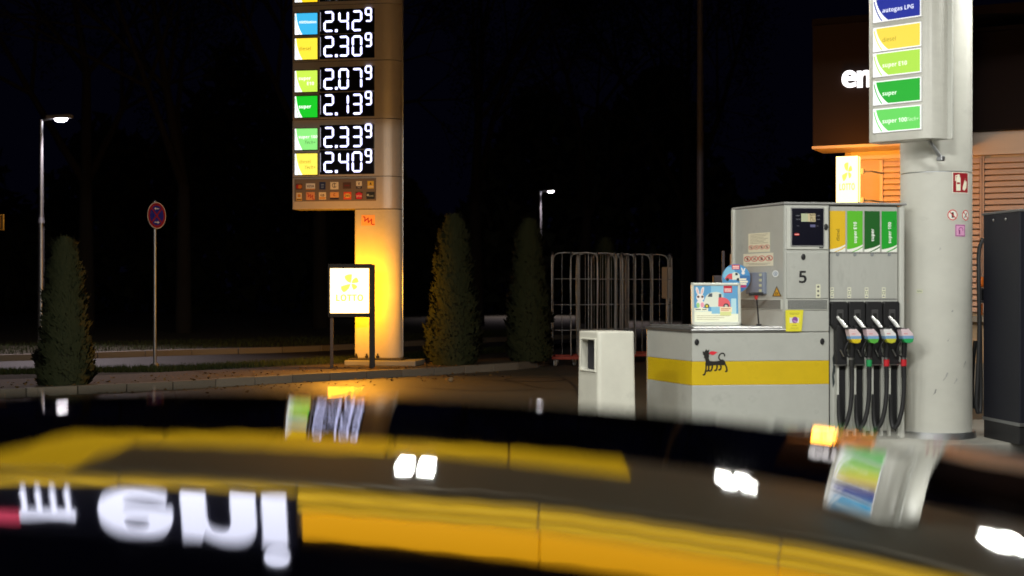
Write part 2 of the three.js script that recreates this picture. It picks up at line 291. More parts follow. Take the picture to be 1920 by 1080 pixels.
{
  const d = 30, p = at(-22, 417, d), t = thing('street_name_sign', 'small yellow sign board on a post at the edge of the road', 'road sign', [p.x, 0.24, -d]);
  part('post', cyl(0.03, 0.03, 3.4, 12, 0, 1.7, 0), M.galv, t);
  part('sign_board', rbx(0.72, 0.34, 0.03, 0.01, 0, p.y - 0.24, 0.05), std([0.7, 0.36, 0.03], 0.5), t);
  sticker('sign_print', t, 0.68, 0.3, canvas(128, 64, (g) => { g.fillStyle = '#c8902a'; g.fillRect(0, 0, 128, 64); g.strokeStyle = '#222'; g.lineWidth = 4; g.strokeRect(4, 4, 120, 56); g.fillStyle = '#222'; g.fillRect(92, 16, 24, 6); g.fillRect(92, 30, 24, 6); }), [0, p.y - 0.24, 0.068], [0, 0, 0]);
}
{
  const d = 39, p = at(279, 641, d), t = thing('low_bench', 'low brown bench on the grass across the road', 'bench', [p.x, 0.24, -d], 0.1);
  part('seat', rbx(0.42, 0.05, 0.3, 0.01, 0, -0.24 + p.y + 0.06, 0), std([0.16, 0.1, 0.06], 0.8), t);
  for (const s of [-1, 1]) part('leg', bx(0.05, p.y - 0.24 + 0.04, 0.26, s * 0.15, (p.y - 0.24 + 0.04) / 2, 0), std([0.1, 0.08, 0.06], 0.8), t);
}
{
  const d = 31, p = at(1313, 600, d), t = thing('flag_mast', 'tall dark painted mast rising behind the roll cages', 'mast', [p.x, 0, -d]);
  part('pole', cyl(0.06, 0.09, 12, 18, 0, 6, 0), std([0.09, 0.09, 0.14], 0.5), t); part('base_plate', rbx(0.4, 0.06, 0.4, 0.01, 0, 0.03, 0), M.galv, t);
}

// ================================================================ PRICE TOTEM
const SEG = { a: [[0.1, 1], [0.9, 1]], b: [[1, 0.95], [1, 0.55]], c: [[1, 0.45], [1, 0.05]], d: [[0.1, 0], [0.9, 0]], e: [[0, 0.45], [0, 0.05]], f: [[0, 0.95], [0, 0.55]], g: [[0.1, 0.5], [0.9, 0.5]] };
const LIT = { 0: 'abcdef', 1: 'bc', 2: 'abged', 3: 'abgcd', 4: 'fgbc', 7: 'abc', 9: 'abcdfg' };
function segment(ax, ay, bx_, by, t) {
  const d = new THREE.Vector2(bx_ - ax, by - ay), L = d.length(); d.divideScalar(L); const n = new THREE.Vector2(-d.y, d.x).multiplyScalar(t / 2), s = new THREE.Shape(), c = t * 0.5;
  const P = (u, v) => [ax + d.x * u + n.x * v, ay + d.y * u + n.y * v];
  s.moveTo(...P(-c * 0.6, 0)); for (const [u, v] of [[c * 0.4, 1], [L - c * 0.4, 1], [L + c * 0.6, 0], [L - c * 0.4, -1], [c * 0.4, -1]]) s.lineTo(...P(u, v));
  return new THREE.ExtrudeGeometry(s, { depth: 0.006, bevelEnabled: false });
}
function digitGeo(ch, w, h, t) { return merge([...LIT[ch]].map((k) => { const [[a, b], [c, d]] = SEG[k]; return segment(a * w, b * h, c * w, d * h, t); })); }
const swoosh = (g, w, h, col, white = '#fff') => {
  g.fillStyle = col; g.fillRect(0, 0, w, h); g.fillStyle = white; g.beginPath(); g.moveTo(0, 0); g.lineTo(w * 0.06, 0); g.quadraticCurveTo(w * 0.1, h * 0.6, w * 0.34, h); g.lineTo(0, h); g.fill();
  g.strokeStyle = col; g.lineWidth = w * 0.022; g.beginPath(); g.moveTo(w * 0.02, h * 0.1); g.quadraticCurveTo(w * 0.06, h * 0.62, w * 0.2, h); g.stroke();
};
{
  const D = 25.7, S = FPX / D, base = 0.118, t = thing('price_totem', 'tall fuel price totem with lit digits and a rounded steel edge', 'price sign', [(650 - 960) / S, base, -D], R(-9));
  const X = (px) => (px - 650) / S * 1.012, Y = (py) => EYE + (540 - py) / S - base;
  const skin = phys([0.72, 0.62, 0.54], 0.36, { metalness: 0.15, clearcoat: 0.3, clearcoatRoughness: 0.25, map: repeat(smudge, 0.7) });
  const plan = (x0, x1, dep) => { const s = new THREE.Shape(), r = 0.34; s.moveTo(x0 + 0.03, 0); s.lineTo(x1 - r, 0); s.bezierCurveTo(x1 - r * 0.4, 0, x1, dep * 0.25, x1, dep * 0.5); s.bezierCurveTo(x1, dep * 0.75, x1 - r * 0.4, dep, x1 - r, dep); s.lineTo(x0 + 0.03, dep); s.quadraticCurveTo(x0, dep, x0, dep - 0.03); s.lineTo(x0, 0.03); s.quadraticCurveTo(x0, 0, x0 + 0.03, 0); return s; };
  const slab = (x0, x1, dep, y0, y1) => new THREE.ExtrudeGeometry(plan(x0, x1, dep), { depth: y1 - y0, bevelEnabled: false, curveSegments: 14 }).rotateX(-Math.PI / 2).translate(0, y0, 0);
  // cladding sections with joints between them; rotated plan runs to -z, so the front is the plane z = 0
  const joints = [392, 331, 223, 114, 8, -90, -190];
  for (let i = 0; i < 6; i++) part('cladding_panel', slab(X(545), X(750), 0.5, Y(joints[i]) + 0.006, Y(joints[i + 1]) - 0.006), skin, t);
  part('core', slab(X(550), X(744), 0.46, Y(391), Y(-188)).translate(0, 0, -0.02), M.black, t);
  const leg = part('leg', slab(X(664), X(751), 0.42, 0.14, Y(393)).translate(0, 0, -0.04), phys([0.6, 0.56, 0.5], 0.5, { clearcoat: 0.2, clearcoatRoughness: 0.4, map: repeat(smudge, 0.7) }), t);
  part('edge_trim', rbx(0.03, Y(-188) - 0.16, 0.06, 0.012, X(750) + 0.012, (Y(-188) + 0.16) / 2, -0.24), M.steel, t);
  part('plinth', rbx(1.35, 0.1, 0.8, 0.02, X(718), 0.05, -0.2), M.concrete, t);
  part('base_plate', rbx(1.0, 0.03, 0.6, 0.006, X(706), 0.117, -0.22), std([0.1, 0.09, 0.08], 0.5, { metalness: 0.7 }), t);
  for (const px of [669, 689, 710]) part('anchor_bolt', merge([cyl(0.016, 0.016, 0.1, 8, X(px), 0.17, 0.03), cyl(0.032, 0.032, 0.045, 6, X(px), 0.16, 0.03)]), std([0.05, 0.045, 0.04], 0.5, { metalness: 0.6 }), t);
  const rows = [[20, '2429', '#38a8d8', 'HVO'], [67, '2309', '#f2d73a', 'diesel'], [128, '2079', '#b9dc4a', 'e10'], [176, '2139', '#16b524', 'super'], [237, '2339', '#7fd672', 's100'], [284, '2409', '#f3dc52', 'dtech'], [-41, '2199', '#f5c81e', 'cap']];
  const white = lampMat([0.86, 0.88, 1.35], 1.9), dim = lampMat([0.8, 0.8, 1], 0.5);
  for (const [py, ds, col, kind] of rows) {
    const tex = canvas(220, 200, (g, w, h) => {
      swoosh(g, w, h, col);
      if (kind === 'HVO') text(g, 'HVOlution', 128, 84, 34, '#ffffff');
      if (kind === 'diesel') text(g, 'diesel', 100, 98, 46, '#7d6a12', { bold: false });
      if (kind === 'e10') { text(g, 'super', 96, 72, 44, '#fbfff0'); text(g, 'E10', 152, 122, 44, '#fbfff0'); }
      if (kind === 'super') text(g, 'super', 98, 98, 44, '#ffffff');
      if (kind === 's100') { text(g, 'super 100', 128, 78, 40, '#f4ffee'); text(g, 'Tech+', 150, 130, 42, '#3f7d3a', { bold: false, italic: true }); }
      if (kind === 'dtech') { text(g, 'diesel', 100, 76, 44, '#8d7a1a', { bold: false }); text(g, 'Tech+', 150, 130, 42, '#77701e', { bold: false, italic: true }); }
    });
    const w = 44 / S, h = 40 / S, lx = X(573), ly = Y(py + 23);
    const frame = part('fuel_label', rbx(w + 0.03, h + 0.03, 0.05, 0.01, lx, ly, 0.005), M.black, t);
    sticker('label_light', frame, w, h, tex, [lx, ly, 0.0325], [0, 0, 0], { glow: 1.35 });
    const disp = part('price_display', rbx(106 / S, 46 / S, 0.04, 0.008, X(651), Y(py + 20), 0.004), phys([0.006, 0.006, 0.014], 0.2, { clearcoat: 0.6, clearcoatRoughness: 0.15 }), t);
    const dh = 35 / S, dw = 16.2 / S, th = 0.038;
    [[608.5, ds[0]], [637, ds[1]], [662.5, ds[2]]].forEach(([px, c]) => part('digit_light', digitGeo(c, dw, dh, th), white, disp, [X(px), Y(py + 37.5), 0.0255]));
    part('digit_light', digitGeo(ds[3], 10.5 / S, 23.5 / S, 0.032), white, disp, [X(687), Y(py + 21), 0.0255]);
    part('point_light', rbx(0.05, 0.05, 0.006, 0.002, X(631), Y(py + 37.5), 0.0285), white, disp);
    part('marker_light', bx(0.01, 36 / S, 0.004, X(600.5), Y(py + 20), 0.0285), dim, disp);
  }
  // card and club emblems
  const strip = part('emblem_board', rbx(158 / S, 42 / S, 0.02, 0.004, X(628), Y(356), 0.004), std([0.2, 0.15, 0.12], 0.6), t);
  const em = (px, py, w, h, draw) => sticker('card_emblem', strip, w / S, h / S, canvas(96, Math.round(96 * h / w), draw), [X(px), Y(py), 0.0165]);
  const plain = (bg) => (g, w, h) => { g.fillStyle = bg; g.fillRect(0, 0, w, h); };
  const r1 = 348, r2 = 367;
  em(559, r1 + 1, 13, 11, (g, w, h) => { plain('#5a3a30')(g, w, h); g.fillStyle = '#c01818'; g.beginPath(); g.arc(w * 0.36, h / 2, h * 0.36, 0, 7); g.fill(); g.fillStyle = '#e08018'; g.beginPath(); g.arc(w * 0.64, h / 2, h * 0.36, 0, 7); g.fill(); });
  em(581, r1 + 1, 18, 12, (g, w, h) => { plain('#e9e4e2')(g, w, h); text(g, 'VISA', w / 2, h * 0.45, 34, '#151a50'); g.fillStyle = '#d08a20'; g.fillRect(0, h * 0.85, w, h * 0.15); });
  em(604, r1, 12, 14, (g, w, h) => { plain('#1b2a5e')(g, w, h); text(g, 'AM', w / 2, h * 0.35, 30, '#9fb2da'); text(g, 'EX', w / 2, h * 0.68, 30, '#9fb2da'); });
  em(627, r1, 16, 14, (g, w, h) => { plain('#efe2cc')(g, w, h); g.strokeStyle = '#5d5044'; g.lineWidth = 7; g.beginPath(); g.arc(w / 2, h * 0.45, h * 0.28, 0.6, 5.6); g.stroke(); g.fillStyle = '#5d5044'; g.fillRect(w * 0.48, h * 0.22, 8, h * 0.46); });
  em(651, r1, 16, 12, (g, w, h) => { plain('#573a2c')(g, w, h); g.fillStyle = '#7c2a1c'; g.fillRect(w * 0.2, h * 0.4, w * 0.6, h * 0.2); });
  em(674, r1 - 1, 11, 14, (g, w, h) => { plain('#efe2cc')(g, w, h); g.fillStyle = '#1c1c3a'; g.fillRect(0, h * 0.66, w, h); text(g, 'V', w / 2, h * 0.34, 66, '#221a28'); text(g, 'PAY', w / 2, h * 0.83, 28, '#f0e6d8'); });
  em(696, r1 - 1, 12, 14, (g, w, h) => { plain('#f1c64a')(g, w, h); g.fillStyle = '#3c3426'; g.beginPath(); g.moveTo(w / 2, 16); g.lineTo(w * 0.68, h * 0.5); g.lineTo(w * 0.32, h * 0.5); g.fill(); g.fillStyle = '#efe2cc'; g.fillRect(6, h * 0.68, w - 12, h * 0.16); });
  em(559, r2 + 1, 11, 15, (g, w, h) => { plain('#f0c060')(g, w, h); g.fillStyle = '#efe6d6'; g.fillRect(8, 8, w - 16, h * 0.62); g.fillStyle = '#d89018'; g.fillRect(20, 22, w - 40, h * 0.4); g.fillStyle = '#40281a'; g.fillRect(8, h * 0.8, w - 16, 16); });
  const mZig = (g, w, h, c, lw) => { g.strokeStyle = c; g.lineWidth = lw; g.lineJoin = 'round'; g.beginPath(); g.moveTo(w * 0.12, h * 0.2); g.quadraticCurveTo(w * 0.32, h * 0.1, w * 0.24, h * 0.6); g.lineTo(w * 0.5, h * 0.3); g.lineTo(w * 0.5, h * 0.72); g.lineTo(w * 0.76, h * 0.4); g.lineTo(w * 0.74, h * 0.82); g.quadraticCurveTo(w * 0.82, h * 0.95, w * 0.97, h * 0.9); g.stroke(); };
  em(581, r2, 17, 15, (g, w, h) => { plain('#eda070')(g, w, h); mZig(g, w, h, '#c0281c', 8); });
  em(604, r2, 14, 14, (g, w, h) => { plain('#f2dfc0')(g, w, h); text(g, 'up', w / 2, h * 0.36, 46, '#4a2a20'); g.fillStyle = '#e8a040'; g.fillRect(8, h * 0.66, w - 16, h * 0.26); });
  em(627, r2, 17, 14, (g, w, h) => { plain('#f0b070')(g, w, h); text(g, 'C', w / 2, h * 0.36, 42, '#b04018'); g.fillStyle = '#2a2030'; g.fillRect(0, h * 0.74, w, h * 0.26); });
  em(652, r2, 15, 14, (g, w, h) => { plain('#f0562c')(g, w, h); g.fillStyle = '#ffc860'; g.beginPath(); g.ellipse(w / 2, h / 2, w * 0.42, h * 0.3, 0, 0, 7); g.fill(); text(g, 'DKV', w / 2, h / 2, 34, '#20140e'); });
  em(674, r2, 14, 14, (g, w, h) => { plain('#573a2c')(g, w, h); g.fillStyle = '#d81838'; g.beginPath(); g.moveTo(4, h * 0.24); g.lineTo(w / 2, 3); g.lineTo(w - 4, h * 0.24); g.lineTo(w * 0.86, h * 0.96); g.lineTo(w * 0.14, h * 0.96); g.fill(); text(g, 'UTA', w / 2, h * 0.58, 40, '#ffd8d0'); });
  em(696, r2, 16, 13, (g, w, h) => { plain('#20242a')(g, w, h); text(g, 'e', 18, h * 0.4, 44, '#e8ece8'); text(g, 'LOG', 56, h * 0.58, 26, '#b8c0bc'); });
  sticker('sticker', leg, 26 / S, 20 / S, canvas(128, 96, (g, w, h) => { plain('#f4b070')(g, w, h); mZig(g, w, h, '#b01818', 9); }), [X(690), Y(413), -0.038]);
}
// ================================================================ LOTTO SIGNS
const lottoTex = (clover, word) => canvas(256, 304, (g, w, h) => {
  g.fillStyle = '#ffffff'; g.fillRect(0, 0, w, h); g.fillStyle = clover;
  const cx = w * 0.54, cy = h * 0.34, leaf = (a, L, f) => { g.save(); g.translate(cx, cy); g.rotate(a); g.beginPath(); g.moveTo(5, 0); g.quadraticCurveTo(L * 0.5, -L * f, L, -L * f * 0.6); g.quadraticCurveTo(L * 1.12, L * 0.1, L * 0.86, L * f); g.quadraticCurveTo(L * 0.4, L * f * 0.6, 5, 0); g.fill(); g.restore(); };
  leaf(-2.0, 62, 0.5); leaf(-0.62, 52, 0.42); leaf(0.75, 46, 0.45); leaf(2.45, 74, 0.36);
  text(g, 'LOTTO', w * 0.5, h * 0.66, 60, word);
});
function lottoGlow(tex, power, warm) { return new THREE.MeshStandardMaterial({ color: lin(0.3, 0.3, 0.3), roughness: 0.4, emissive: lin(...warm), emissiveMap: tex, emissiveIntensity: power }); }
{
  const D = 24.7, S = FPX / D, base = 0.124, t = thing('lottery_sign', 'glowing white clover light box on two dark posts before the price totem', 'sign', [(656 - 960) / S, base, -D], R(4));
  const X = (px) => (px - 656) / S, Y = (py) => EYE + (540 - py) / S - base, dark = std([0.014, 0.01, 0.008], 0.55);
  part('post', rbx(0.1, Y(496), 0.12, 0.008, X(697.5), Y(496) / 2, -0.02), dark, t);
  part('post', merge([rbx(0.06, Y(592), 0.06, 0.006, X(622), Y(592) / 2, -0.05)]), std([0.12, 0.08, 0.06], 0.35, { metalness: 0.6 }), t);
  part('top_rail', rbx(80 / S, 0.08, 0.16, 0.006, X(657), Y(499), -0.02), dark, t);
  part('bottom_rail', rbx(80 / S, 0.07, 0.16, 0.006, X(657), Y(591), -0.02), dark, t);
  part('side_rail', rbx(0.04, 100 / S, 0.16, 0.006, X(617.5), Y(545), -0.02), dark, t);
  const tex = lottoTex('#e4d850', '#e4d850'), box = part('light_box', rbx(70 / S, 82 / S, 0.14, 0.01, X(655.5), Y(545), -0.02), dark, t);
  const warm = [1, 0.6, 0.14];
  part('light_face', new THREE.PlaneGeometry(72 / S, 84 / S), lottoGlow(tex, 4.6, [1, 0.64, 0.25]), box, [X(655.5), Y(545), 0.0545]);
  part('light_face', new THREE.PlaneGeometry(72 / S, 84 / S), lottoGlow(tex, 3, [1, 0.4, 0.02]), box, [X(655.5), Y(545), -0.0945], [0, Math.PI, 0]);
  areaLight([1, 0.39, 0.003], 50, 68 / S, 80 / S, [X(655.5), Y(545), -0.11], [0, 0, 0], t);
  areaLight([1, 0.38, 0.01], 70, 68 / S, 80 / S, [X(655.5), Y(545), 0.07], [0, Math.PI, 0], t);
}

// ================================================================ SHOP BUILDING
{
  const D = 19.6, a = R(25), t = thing('shop_building', 'fuel station shop with dark sign box and closed terracotta louvres', 'building', [(1523 - 960) / FPX * D, 0, -D], -a);
  // local x runs along the front to the right (and towards the camera), local z out of the wall
  const lx = (px, z = 0) => { const k = (px - 960) / FPX, c = Math.cos(a), s = Math.sin(a), ox = t.position.x; return (k * (D - z * c) - ox + z * s) / (c + k * s); };
  const dist = (x, z) => D - x * Math.sin(a) - z * Math.cos(a);
  const y = (py, x, z = 0) => EYE + (540 - py) / FPX * dist(x, z);
  const dark = phys([0.02, 0.011, 0.01], 0.8, { specularIntensity: 0.25, map: repeat(smudge, 0.5) }), wall = std([0.66, 0.47, 0.3], 0.75, { map: repeat(smudge, 0.6), bumpMap: repeat(grain, 1), bumpScale: 0.002 }), slatM = std([0.7, 0.5, 0.42], 0.5, { map: repeat(smudge, 0.9) });
  const zW = -0.7;                                                   // wall plane behind the sign box
  const x0 = lx(1583, zW), x1 = 9, topY = 5.28;
  part('wall', bx(x1 - x0, 3.7, 0.3, (x0 + x1) / 2, 1.85, zW - 0.19), wall, t);
  part('wall', bx(0.3, 5.2, 7, x0 + 0.153, 2.6, zW - 3.9), wall, t);
  const bx0 = lx(1523), bx1 = bx0 + 2.05, yb = y(274, 0), yt = y(47, 0);
  const box = part('sign_box', merge([rbx(bx1 - bx0, yt - yb, 0.72, 0.02, (bx0 + bx1) / 2, (yt + yb) / 2, -0.36)]), dark, t);
  part('sign_box_edge', bx(bx1 - bx0 + 0.01, 0.04, 0.73, (bx0 + bx1) / 2, yb - 0.022, -0.36), std([0.5, 0.36, 0.26], 0.5), t);
  part('upper_wall', bx(x1 - bx1 - 0.01, 1.35, 0.5, (bx1 + x1) / 2 + 0.01, 4.4, zW - 0.05), dark, t);
  part('lintel', bx(x1 - x0 - 0.1, 0.4, 0.06, (x0 + x1) / 2 + 0.05, 3.6, zW + 0.0), std([0.78, 0.62, 0.53], 0.6, { map: repeat(smudge, 0.6) }), t);
  part('roof', bx(x1 - bx0 + 0.1, 0.12, 8, (x1 + bx0) / 2, topY + 0.05, -4.2), dark, t);
  part('parapet_flashing', bx(x1 - bx1, 0.06, 0.56, (x1 + bx1) / 2, 5.11, zW - 0.05), dark, t);
  // louvre panels: every slat a piece
  const frame = (a0, a1, y0, y1) => { for (const q of [a0, a1]) part('louvre_frame', bx(0.045, y1 - y0, 0.07, q, (y0 + y1) / 2, zW + 0.0), slatM, t); };
  const yTop = 3.38, pitch = 0.083, slatG = {};
  const louvre = (a0, a1, y0) => { frame(a0, a1, y0, yTop); const w = a1 - a0 - 0.05, key = w.toFixed(3); slatG[key] ??= rbx(w, 0.072, 0.03, 0.014).rotateX(R(-26)); for (let q = yTop - 0.06; q > y0; q -= pitch) part('slat', slatG[key], slatM, t, [(a0 + a1) / 2, q, zW + 0.01]); };
  const La = lx(1653, zW), Lb = lx(1700, zW);
  louvre(La, Lb, 1.0); 
  const Ra = lx(1770, zW), Rm = lx(1841, zW), Rb = lx(1990, zW);
  louvre(Ra, Rm, 1.2); louvre(Rm + 0.01, Rb, 1.2);
  part('sill', bx(3.4, 0.08, 0.16, (Ra + Rb) / 2, 1.12, zW + 0.05), M.concrete, t);
  part('plinth_wall', bx(x1 - x0, 0.5, 0.04, (x0 + x1) / 2, 0.25, zW - 0.01), M.concrete, t);
  // lit letters
  const glow = lampMat([1, 0.98, 1], 1.7);
  [['e', 1577], ['n', 1604], ['i', 1632]].forEach(([c, px]) => { const q = lx(px, 0.02); part('letter_light', letter(c, 0.285), glow, box, [q, y(164, q), 0.004]); });
}
{
  // second LOTTO sign, on brackets from the shop wall
  const D = 18.6, S = FPX / D, t = thing('lottery_sign', 'glowing white clover light box bracketed from the shop wall', 'sign', [(1590 - 960) / S, 0, -D], R(-26));
  const Y = (py) => EYE + (540 - py) / S, w = 0.3, h = 88 / S, y = Y(337), dark = std([0.5, 0.36, 0.2], 0.5);
  const box = part('light_box', rbx(w, h, 0.12, 0.01, 0, y, 0), dark, t), tex = lottoTex('#e6d040', '#e6d040');
  part('light_face', new THREE.PlaneGeometry(w - 0.01, h - 0.01), lottoGlow(tex, 4.2, [1, 0.62, 0.2]), box, [0, y, 0.0625]);
  part('light_face', new THREE.PlaneGeometry(w - 0.01, h - 0.01), lottoGlow(tex, 4.2, [1, 0.62, 0.2]), box, [0, y, -0.0625], [0, Math.PI, 0]);
  part('light_face', new THREE.PlaneGeometry(0.11, h - 0.02), lampMat([1, 0.75, 0.3], 2.0), box, [0.1525, y, 0], [0, Math.PI / 2, 0]);
  for (const q of [0.11, -0.28]) part('bracket', merge([bar(V(0.1, y + q, -0.02), V(0.28, y + q, -0.12), 0.012), bar(V(0.28, y + q, -0.12), V(0.36, y + q, -0.55), 0.012), rbx(0.05, 0.08, 0.05, 0.008, 0.18, y + q, -0.05)]), dark, t);
  areaLight([1, 0.36, 0.01], 50, w, h, [0, y, -0.075], [0, 0, 0], t);
  areaLight([1, 0.36, 0.01], 14, w, h, [0, y, 0.075], [0, Math.PI, 0], t);
  areaLight([1, 0.36, 0.01], 8, 0.1, h, [0.165, y, 0], [0, -Math.PI / 2, 0], t);
}
// ================================================================ CANOPY over the pump island (outside the frame, mirrored by the car roof)
const FLOOD = 315, CANL = 72, FASC = 2.6;                    // radiance of the added floodlights, the canopy lamps and the far fascia
const TURN = R(8), CAN = V(0, 0, -13.1);
{
  const t = thing('pump_canopy', 'flat canopy roof over the pump island with glowing yellow fascia', 'canopy', [CAN.x, 0, CAN.z], 0);
  const Yc = 4.72, x0 = -4.75, x1 = 11, zf = -1.8, zn = 1.85;              // local: -z away from the camera
  part('ceiling', bx(x1 - x0, 0.12, zn - zf, (x0 + x1) / 2, Yc + 0.06, (zn + zf) / 2), std([0.42, 0.4, 0.36], 0.6, { map: repeat(smudge, 0.4) }), t);
  part('roof_deck', bx(x1 - x0 - 0.2, 0.5, zn - zf - 0.2, (x0 + x1) / 2, Yc + 0.4, (zn + zf) / 2), M.galv, t);
  const yel = lampMat([1, 0.6, 0.015], 0.55), rib = [0.3, 1.1, 0.45, 1.35, 0.35, 0.9].map((k) => lampMat([1, 0.62, 0.03], k)), amb = lampMat([1, 0.46, 0.006], 1.5), navy = phys([0.01, 0.01, 0.022], 0.3, { clearcoat: 0.5, clearcoatRoughness: 0.1 });
  // rims: lit translucent panels, each about 1.4 m long, with dark joints between
  const run = (a, b, n, f, gap = 0.03) => { for (let i = 0; i < n; i++) f(a + (b - a) * (i + 0.5) / n, (b - a) / n - gap); };
  run(x0 + 1.1, 1.5, 4, (x, w) => part('light_panel', rbx(w, 0.05, 1.35, 0.015, x, Yc - 0.03, zf + 0.72), yel, t));            // under the far edge
  run(zf + 0.05, zn - 0.05, 3, (z, w) => part('light_panel', rbx(1.0, 0.05, w, 0.015, x0 + 0.54, Yc - 0.03, z), yel, t));        // under the left edge
  const split = -1.66, lo = Yc + 0.06, hiL = Yc + 0.2, hiR = Yc + 0.44, top = Yc + 0.88, topL = Yc + 1.1, z1 = zn + 0.05;
  // near fascia, lower band of lit ribs; upper band dark with lit letters on the left, amber panels on the right
  const ribs = (a, b, n, y0, y1, m) => run(a, b, n, (x, w) => { for (let k = 0; k < m; k++) { const h = (y1 - y0) / m; part('light_panel', rbx(w, h - 0.012, 0.07, 0.02, x, y0 + h * (k + 0.5), z1 + (k % 2) * 0.03), rib[k % 6], t); } }, 0.012);
  ribs(x0, split, 2, lo, hiL, 2); ribs(split, x1, 6, lo, hiR, 6);
  part('dark_panel', rbx(split - x0, topL - hiL - 0.02, 0.06, 0.01, (split + x0) / 2, (topL + hiL) / 2 + 0.01, z1), navy, t);
  run(split + 0.03, x1, 6, (x, w) => part('light_panel', rbx(w, top - hiR - 0.03, 0.06, 0.015, x, (top + hiR) / 2 + 0.015, z1), amb, t), 0.012);
  part('fascia_back', bx(x1 - x0, 0.86, 0.04, (x0 + x1) / 2, Yc + 0.45, zn - 0.02), M.galv, t);
  part('fascia_back', bx(x1 - x0, 0.86, 0.04, (x0 + x1) / 2, Yc + 0.45, zf - 0.02), M.galv, t);
  run(x0, 3.3, 6, (x, w) => part('light_panel', rbx(w, 0.8, 0.06, 0.015, x, Yc + 0.46, zf - 0.075), amb, t));                  // far fascia, facing the totem
  for (let k = 0; k < 2; k++) areaLight([1, 0.6, 0.24], FASC, 3.9, 0.78, [x0 + 2 + k * 4, Yc + 0.46, zf - 0.115], [0, 0, 0], t);
  part('end_fascia', rbx(0.06, 0.8, zn - zf, 0.01, x0 - 0.05, Yc + 0.44, (zn + zf) / 2), M.yellow, t);
  const glow = lampMat([0.93, 0.95, 1.2], 2.2), yl = Yc + 0.27;
  [['e', -3.46], ['n', -2.76], ['i', -2.06]].forEach(([c, x]) => part('letter_light', letter(c, 0.95), glow, t, [x, yl, z1 + 0.035]));
  part('emblem_light', merge([-0.2, -0.07, 0.06, 0.19].map((q) => rbx(0.045, 0.5, 0.04, 0.02, -3.86 + q, yl + 0.24, z1 + 0.06)).concat([rbx(0.5, 0.12, 0.04, 0.05, -3.86, yl + 0.44, z1 + 0.06)])), glow, t);
  part('emblem_light', rbx(0.28, 0.15, 0.04, 0.05, -4.25, yl + 0.5, z1 + 0.06), lampMat([1, 0.1, 0.2], 1.4), t);
}
// added canopy, unseen over and behind the camera; holds added floodlights for the pump fronts
{
  const t = thing('added_lane_canopy', 'added unseen flat canopy over the lane where the black car stands', 'canopy', [0, 0, -3.3], TURN);
  part('ceiling', bx(18, 0.14, 9, 0, 5.07, 0), std([0.42, 0.4, 0.36], 0.6, { map: repeat(smudge, 0.4) }), t);
  part('fascia', rbx(18.1, 0.6, 0.06, 0.01, 0, 5.3, -4.54), M.yellow, t); part('fascia', rbx(18.1, 0.6, 0.06, 0.01, 0, 5.3, 4.54), M.yellow, t);
  for (const x of [-7, 7]) part('column', cyl(0.33, 0.33, 5, 40, x, 2.5, 2.5), M.column, t);
}
function addedFloodLight(x) {  // added lamp, no such source in view; put in to brighten the pump fronts
  const c = V(0, 0, -3.3).add(V(x, 4.98, -3.9).applyAxisAngle(V(0, 1, 0), TURN)), t = thing('added_flood_light', 'added wide white floodlight under the front edge of the unseen car lane canopy', 'ceiling light', c.toArray(), TURN, 'added floodlights under the car lane canopy');
  const head = part('housing', rbx(0.7, 0.12, 0.36, 0.02), M.galv, t, [0, -0.2, 0], [R(22), 0, 0]);
  part('light_face', rbx(0.64, 0.014, 0.3, 0.006, 0, -0.066, 0), lampMat([0.98, 1, 0.95], 5), head);
  part('yoke', merge([bar(V(-0.3, 0, 0), V(-0.3, -0.2, 0), 0.012), bar(V(0.3, 0, 0), V(0.3, -0.2, 0), 0.012)]), M.galv, t);
  areaLight([1, 1, 0.93], FLOOD, 0.6, 0.28, [0, -0.078, 0], [-Math.PI / 2, 0, 0], head);
}
for (const x of [-5.2, -2.6, 0, 2.6, 5.2]) addedFloodLight(x);
function canopyLight(x, z, k) {
  const c = CAN.clone().add(V(x, 4.72, z));
  const t = thing('canopy_light', 'long white LED lamp set in the ceiling over the pumps', 'ceiling light', [c.x, c.y, c.z], 0, 'paired LED lamps in the canopy ceiling');
  part('frame', rbx(0.19, 0.05, 0.7, 0.012, 0, -0.02, 0), M.galv, t);
  part('light_face', rbx(0.15, 0.012, 0.65, 0.005, 0, -0.048, 0), lampMat([0.98, 1, 0.96], 6), t);
  areaLight([1, 1, 0.93], k, 0.15, 0.65, [0, -0.058, 0], [-Math.PI / 2, 0, 0], t);
}
for (const [x, z] of [[-0.69, 0.68], [2.65, -0.9], [5.15, 0.2], [8.2, -1.2]]) for (const s of [-0.105, 0.105]) canopyLight(x + s, z, CANL);

// ================================================================ PUMP ISLAND: slab, pump, cabinet, column
const PD = 13, PS = FPX / PD, IS = 0.12;                               // distance of the pump front, pixels per metre there, island height
const pumpAt = V((1555 - 960) / PS, IS, -PD);
const LX = (px) => (px - 1555) / PS * 1.0, LY = (py) => EYE + (540 - py) / PS - IS;
{
  const s = new THREE.Shape(), x0 = -2.35, x1 = 7, z0 = -1.75, z1 = 0.42, r = 0.6;
  s.moveTo(x0 + r, z0); s.lineTo(x1, z0); s.lineTo(x1, z1); s.lineTo(x0 + r, z1); s.absarc(x0 + r, (z0 + z1) / 2, (z1 - z0) / 2, Math.PI / 2, Math.PI * 1.5);
  const g = new THREE.ExtrudeGeometry(s, { depth: IS - 0.012, bevelEnabled: true, bevelThickness: 0.012, bevelSize: 0.012, bevelSegments: 2, curveSegments: 24 }).rotateX(Math.PI / 2);
  const isl = structure('pump_island', metreUV(g), M.concrete, [pumpAt.x, IS - 0.012, pumpAt.z]); isl.rotation.y = TURN;
}
const SKEW = 0.2;                                                      // the left sides of pump and cabinet splay outwards to the back
